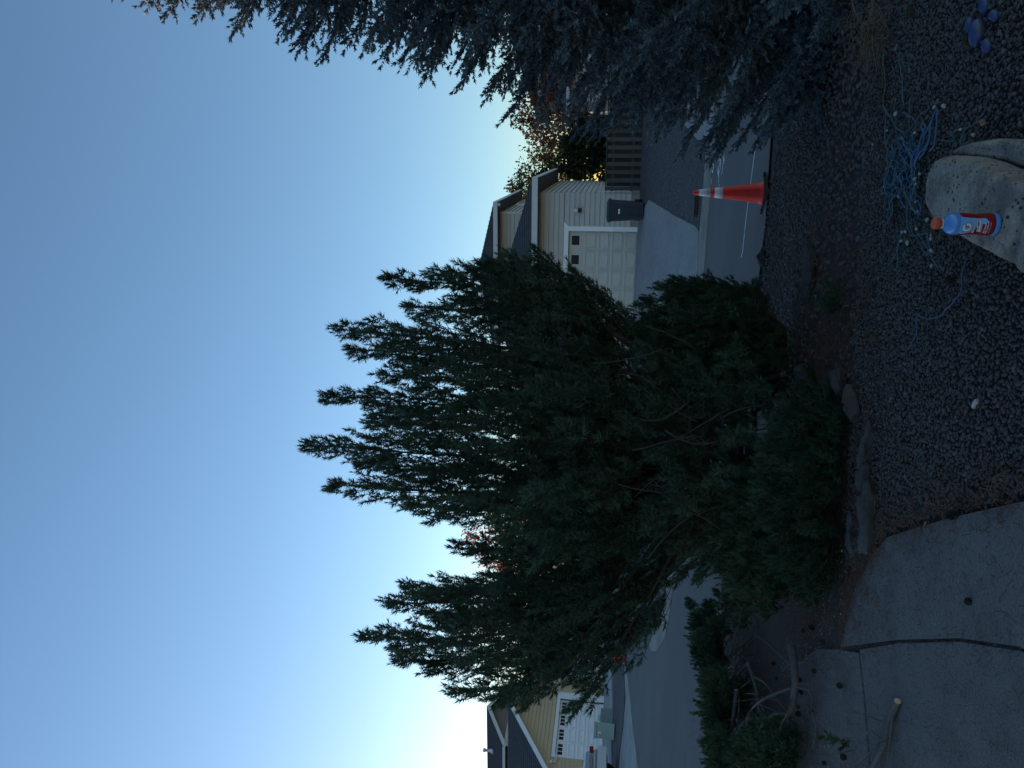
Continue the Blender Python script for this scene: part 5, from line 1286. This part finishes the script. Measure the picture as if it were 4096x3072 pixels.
# ---------------------------------------------------------------- cut branches at the left
def A(px, py, h): q = hit(px, py, h); return (q.x, q.y, q.z)
def cut_branch(label, main, r0, r1, limbs, h=.06, foliage=None, seed=0):
    g = Grow(200 + seed); B = empty('cut_branch', (0, 0, 0)); tag(B, label, 'branch', 'cut pine branches on the ground')
    def smooth(pl):
        out = []; P_ = [Vector(p) for p in pl]
        for i in range(len(P_) - 1):
            p0 = P_[max(i - 1, 0)]; p1 = P_[i]; p2 = P_[i + 1]; p3 = P_[min(i + 2, len(P_) - 1)]
            for j in range(5):
                t = j / 5; out.append(.5 * ((2 * p1) + (-p0 + p2) * t + (2 * p0 - 5 * p1 + 4 * p2 - p3) * t * t + (-p0 + 3 * p1 - 3 * p2 + p3) * t ** 3))
        out.append(P_[-1]); return out
    pts = smooth([A(a, b, hh) for a, b, hh in main]); n = len(pts)
    mb = MB(); mb.tube(pts, [(r0 + (r1 - r0) * i / (n - 1)) * (1 + .05 * math.sin(i * 1.9)) for i in range(n)], 10); st = mb.build('stem', M_cutbark, B)
    d = (pts[0] - pts[1]).normalized()
    MB().tube([pts[0] + d * .0005, pts[0] + d * .003], [r0 * .97, r0 * .95], 12, smooth=False).build('cut_face', M_cutend, st)
    tb = MB()
    for lp, lr in limbs:
        P_ = smooth([A(a, b, hh) for a, b, hh in lp]); k = len(P_)
        tb.tube(P_, [lr * (1 - .65 * i / (k - 1)) for i in range(k)], 6)
        for i in range(3, k, 4):
            q0 = P_[i]; q1 = q0 + Vector(g.r.normal(0, .09, 3)) + Vector((-.05, 0, .03)); tb.tube([q0, (q0 + q1) / 2 + Vector(g.r.normal(0, .01, 3)), q1], [lr * .35, lr * .25, .0015], 4)
    tb.build('twigs', M_cutbark, B)
    if foliage:
        for (a, b, hh) in foliage:
            p = A(a, b, hh)
            for _ in range(1): g.bough(np.array(p), np.array(p) + np.array([g.r.normal(-.1, .1), g.r.normal(0, .1), g.r.uniform(-.02, .10)]), r0=.004, k=.2, cap=.05, start=.3, step=.055, sc=.75)
        g.finish(B, P_MUGO, M_cut, M_cutbark, 'needles', 'sprigs')
    return B
zz5 = lambda a, b: (2700 + a / 1.903, 2200 + b / 1.903)
def L5(*pts): return [(*zz5(a, b), h) for a, b, h in pts]
cut_branch('thickest pale cut branch curving across the debris with arching limbs', L5((888, 738, .10), (905, 850, .10), (915, 980, .11), (905, 1120, .12), (880, 1250, .13), (850, 1370, .14), (815, 1500, .14), (800, 1660, .12)), .029, .015,
    [(L5((890, 1050, .12), (780, 1090, .20), (660, 1145, .28), (580, 1220, .32), (540, 1320, .30)), .013), (L5((860, 1255, .13), (760, 1250, .22), (680, 1320, .26), (625, 1400, .26), (610, 1470, .2)), .012), (L5((925, 1040, .12), (1000, 1060, .08), (1038, 1120, .05), (1035, 1195, .04)), .008), (L5((930, 1080, .1), (1000, 1170, .06), (1060, 1280, .05), (1070, 1420, .05), (1030, 1530, .04)), .008),
     (L5((895, 1290, .12), (940, 1390, .06), (980, 1460, .05), (1000, 1530, .04)), .008), (L5((830, 1420, .13), (760, 1415, .18), (700, 1450, .2), (680, 1540, .18)), .010), (L5((885, 860, .1), (830, 910, .12), (820, 950, .06)), .007), (L5((880, 870, .1), (780, 780, .14), (690, 700, .16), (610, 650, .16)), .008), (L5((935, 860, .1), (1020, 850, .05)), .006), (L5((820, 1460, .13), (860, 1560, .1), (855, 1660, .08)), .008), (L5((890, 1100, .12), (850, 1250, .2), (810, 1330, .2), (800, 1420, .2)), .007)], seed=1)
cut_branch('slimmer cut branch with a bright sawn end leaning in the heap', L5((560, 868, .16), (600, 980, .14), (625, 1080, .14), (640, 1200, .14), (655, 1320, .13), (660, 1480, .10)), .020, .012,
    [(L5((585, 985, .14), (540, 1020, .2), (505, 1050, .2), (505, 1080, .16)), .007), (L5((610, 970, .14), (680, 1010, .2), (740, 1090, .18), (850, 1230, .14)), .008), (L5((560, 850, .16), (500, 920, .2), (430, 1020, .22), (380, 1130, .2)), .008), (L5((640, 1130, .14), (590, 1095, .2), (530, 1095, .2)), .006), (L5((650, 1170, .14), (720, 1300, .16), (760, 1400, .14)), .007)], seed=2)
cut_branch('straight cut branch at the back of the heap nearest the road', L5((468, 1065, .24), (455, 1180, .24), (440, 1300, .24), (425, 1450, .22), (420, 1660, .18)), .021, .015, [(L5((420, 1130, .2), (410, 1300, .24), (400, 1500, .2)), .008), (L5((490, 1100, .2), (480, 1280, .22), (465, 1450, .2)), .009), (L5((440, 1290, .24), (380, 1300, .3), (300, 1350, .34), (215, 1430, .34), (135, 1505, .32), (50, 1550, .3)), .006), (L5((290, 1370, .3), (215, 1430, .28)), .004), (L5((300, 1300, .3), (240, 1315, .3), (190, 1310, .3)), .004)], seed=3)
cut_branch('forked cut branch lying by itself on the concrete slab', [(3590, 2805, .03), (3566, 2865, .03), (3553, 2910, .035), (3540, 2970, .04), (3528, 3000, .045), (3500, 3050, .05), (3470, 3110, .05)], .0165, .012,
    [([(3564, 2868, .03), (3510, 2905, .06), (3448, 2945, .09), (3415, 3000, .08), (3402, 3072, .06)], .0075), ([(3562, 2862, .03), (3510, 2862, .06), (3444, 2855, .07)], .004), ([(3530, 2985, .04), (3470, 2980, .07), (3420, 2968, .09), (3385, 2948, .10)], .005), ([(3530, 2994, .04), (3460, 3020, .07), (3415, 3055, .07)], .006), ([(3572, 2860, .03), (3562, 2930, .05), (3555, 2990, .05), (3545, 3080, .05)], .007), ([(3585, 2880, .02), (3585, 2930, .02), (3578, 2965, .02)], .003)],
    foliage=[(3395, 2950, .08), (3400, 2965, .06), (3380, 3060, .05), (3360, 3050, .05), (3430, 3062, .04)], seed=4)
# the heap of cut boughs, each bough a thing of its own
HB = np.random.default_rng(88)
def put_bough(px, py, px2, py2, h0, h1, cap, k):
    g = Grow(300 + k); B = empty('cut_bough', (0, 0, 0)); tag(B, 'leafy cut pine bough in the green bank along the road edge' if k < 40 else 'leafy cut pine bough lying below the sawn branches by the slab' if k < 70 else 'leafy cut pine bough where the heap meets the standing pine', 'bough', 'cut pine boughs heaped by the road')
    g.bough(np.array(A(px, py, h0)), np.array(A(px2, py2, h1)), up=(0, 0, .10), r0=.010, k=.30, cap=cap, start=.15, step=.045, nside=3, sc=1.0, updir=.6, tint=HB.uniform(.3, .85))
    g.finish(B, P_MUGO, M_cut, M_cutbark, 'needles', 'stem')
for k in range(26):
    f_ = (k + .5) / 26; py = 2470 + 640 * f_ + HB.normal(0, 12); px = 2835 + 70 * f_ ** 1.5 + HB.uniform(-18, 38) + (0 if f_ < .6 else 25 * (f_ - .6))
    put_bough(px + HB.uniform(20, 60), py + HB.uniform(20, 90), px - HB.uniform(0, 28), py - HB.uniform(30, 110), .12, HB.uniform(.22, .42), .22, k)
for k in range(15):
    py = HB.uniform(2830, 3120); px = HB.uniform(2930, 3130) if py > 2900 else HB.uniform(2900, 3000)
    put_bough(px, py + HB.uniform(20, 70), px + HB.normal(0, 25), py - HB.uniform(40, 110), .04, HB.uniform(.08, .2), .16, 40 + k)
for k, (px, py) in enumerate([(2770, 2440), (2790, 2490), (2850, 2470), (2900, 2440), (2960, 2450), (3010, 2430), (3080, 2420), (2880, 2520)]):
    put_bough(px + 50, py + 10, px, py - 40 + HB.normal(0, 20), .15, .34, .24, 70 + k)
# bare twigs through the hollow of the heap
tw = MB()
for _ in range(170):
    p = Vector(A(HB.uniform(2900, 3040), HB.uniform(2480, 3060), .02)); q = p + Vector((HB.normal(-.15, .3), HB.normal(0, .2), HB.uniform(.02, .35)))
    tw.tube(Grow(int(HB.integers(1e6))).path(p, q, (0, HB.normal(0, .12), HB.normal(0, .1)), 5), [.005, .004, .004, .003, .002], 4)
o = tw.build('bare_twigs', M_cutbark); o['kind'] = 'stuff'
o = stroke('marker_strip', [(2868, 2978), (2872, 3010), (2877, 3050)], .09, off=.05); o.data.materials.clear(); o.data.materials.append(mat('faded orange', (.62, .13, .07), .7, .3, 20)); bm = bmesh.new(); bm.from_mesh(o.data); bmesh.ops.solidify(bm, geom=bm.faces[:], thickness=.03); bm.to_mesh(o.data); bm.free()
tag(o, 'short faded orange strip at the road edge behind the cut boughs', 'marker strip')
# dead lower twigs of the spruce
ds = Grow(91); DSo = empty('dead_spruce_branch', (0, 0, 0)); tag(DSo, 'bare dead branch sweeping over the gravel below the blue spruce', 'branch')
def spray(pl, lr, nb):
    P_ = [Vector(A(a, b, h)) for a, b, h in pl]; n = len(P_); ds.mb.tube(P_, [lr * (1 - .7 * i / (n - 1)) for i in range(n)], 6)
    for i in range(nb):
        t = ds.r.uniform(.15, .95) * (n - 1); k = min(int(t), n - 2); q = P_[k].lerp(P_[k + 1], t - k); e = q + Vector((ds.r.normal(-.12, .12), ds.r.normal(-.06, .09), ds.r.normal(.0, .05))); e.z = max(e.z, .03)
        m_ = (q + e) / 2 + Vector(ds.r.normal(0, .02, 3)); ds.mb.tube([q, m_, e], [lr * .4, lr * .3, .0012], 4)
        for _ in range(2): ds.mb.tube([m_, m_ + Vector(ds.r.normal(0, .06, 3))], [lr * .22, .001], 3)
spray([(3486, -60, .12), (3490, 30, .12), (3478, 100, .13), (3462, 160, .12), (3430, 215, .10)], .008, 26)
spray([(3400, -20, .25), (3420, 50, .22), (3445, 95, .20)], .005, 10); spray([(3470, 110, .12), (3500, 130, .10), (3550, 158, .05)], .004, 8); spray([(3460, 150, .12), (3440, 230, .1), (3400, 290, .12)], .004, 12)
ds.mb.build('stem', M_deadtwig, DSo)
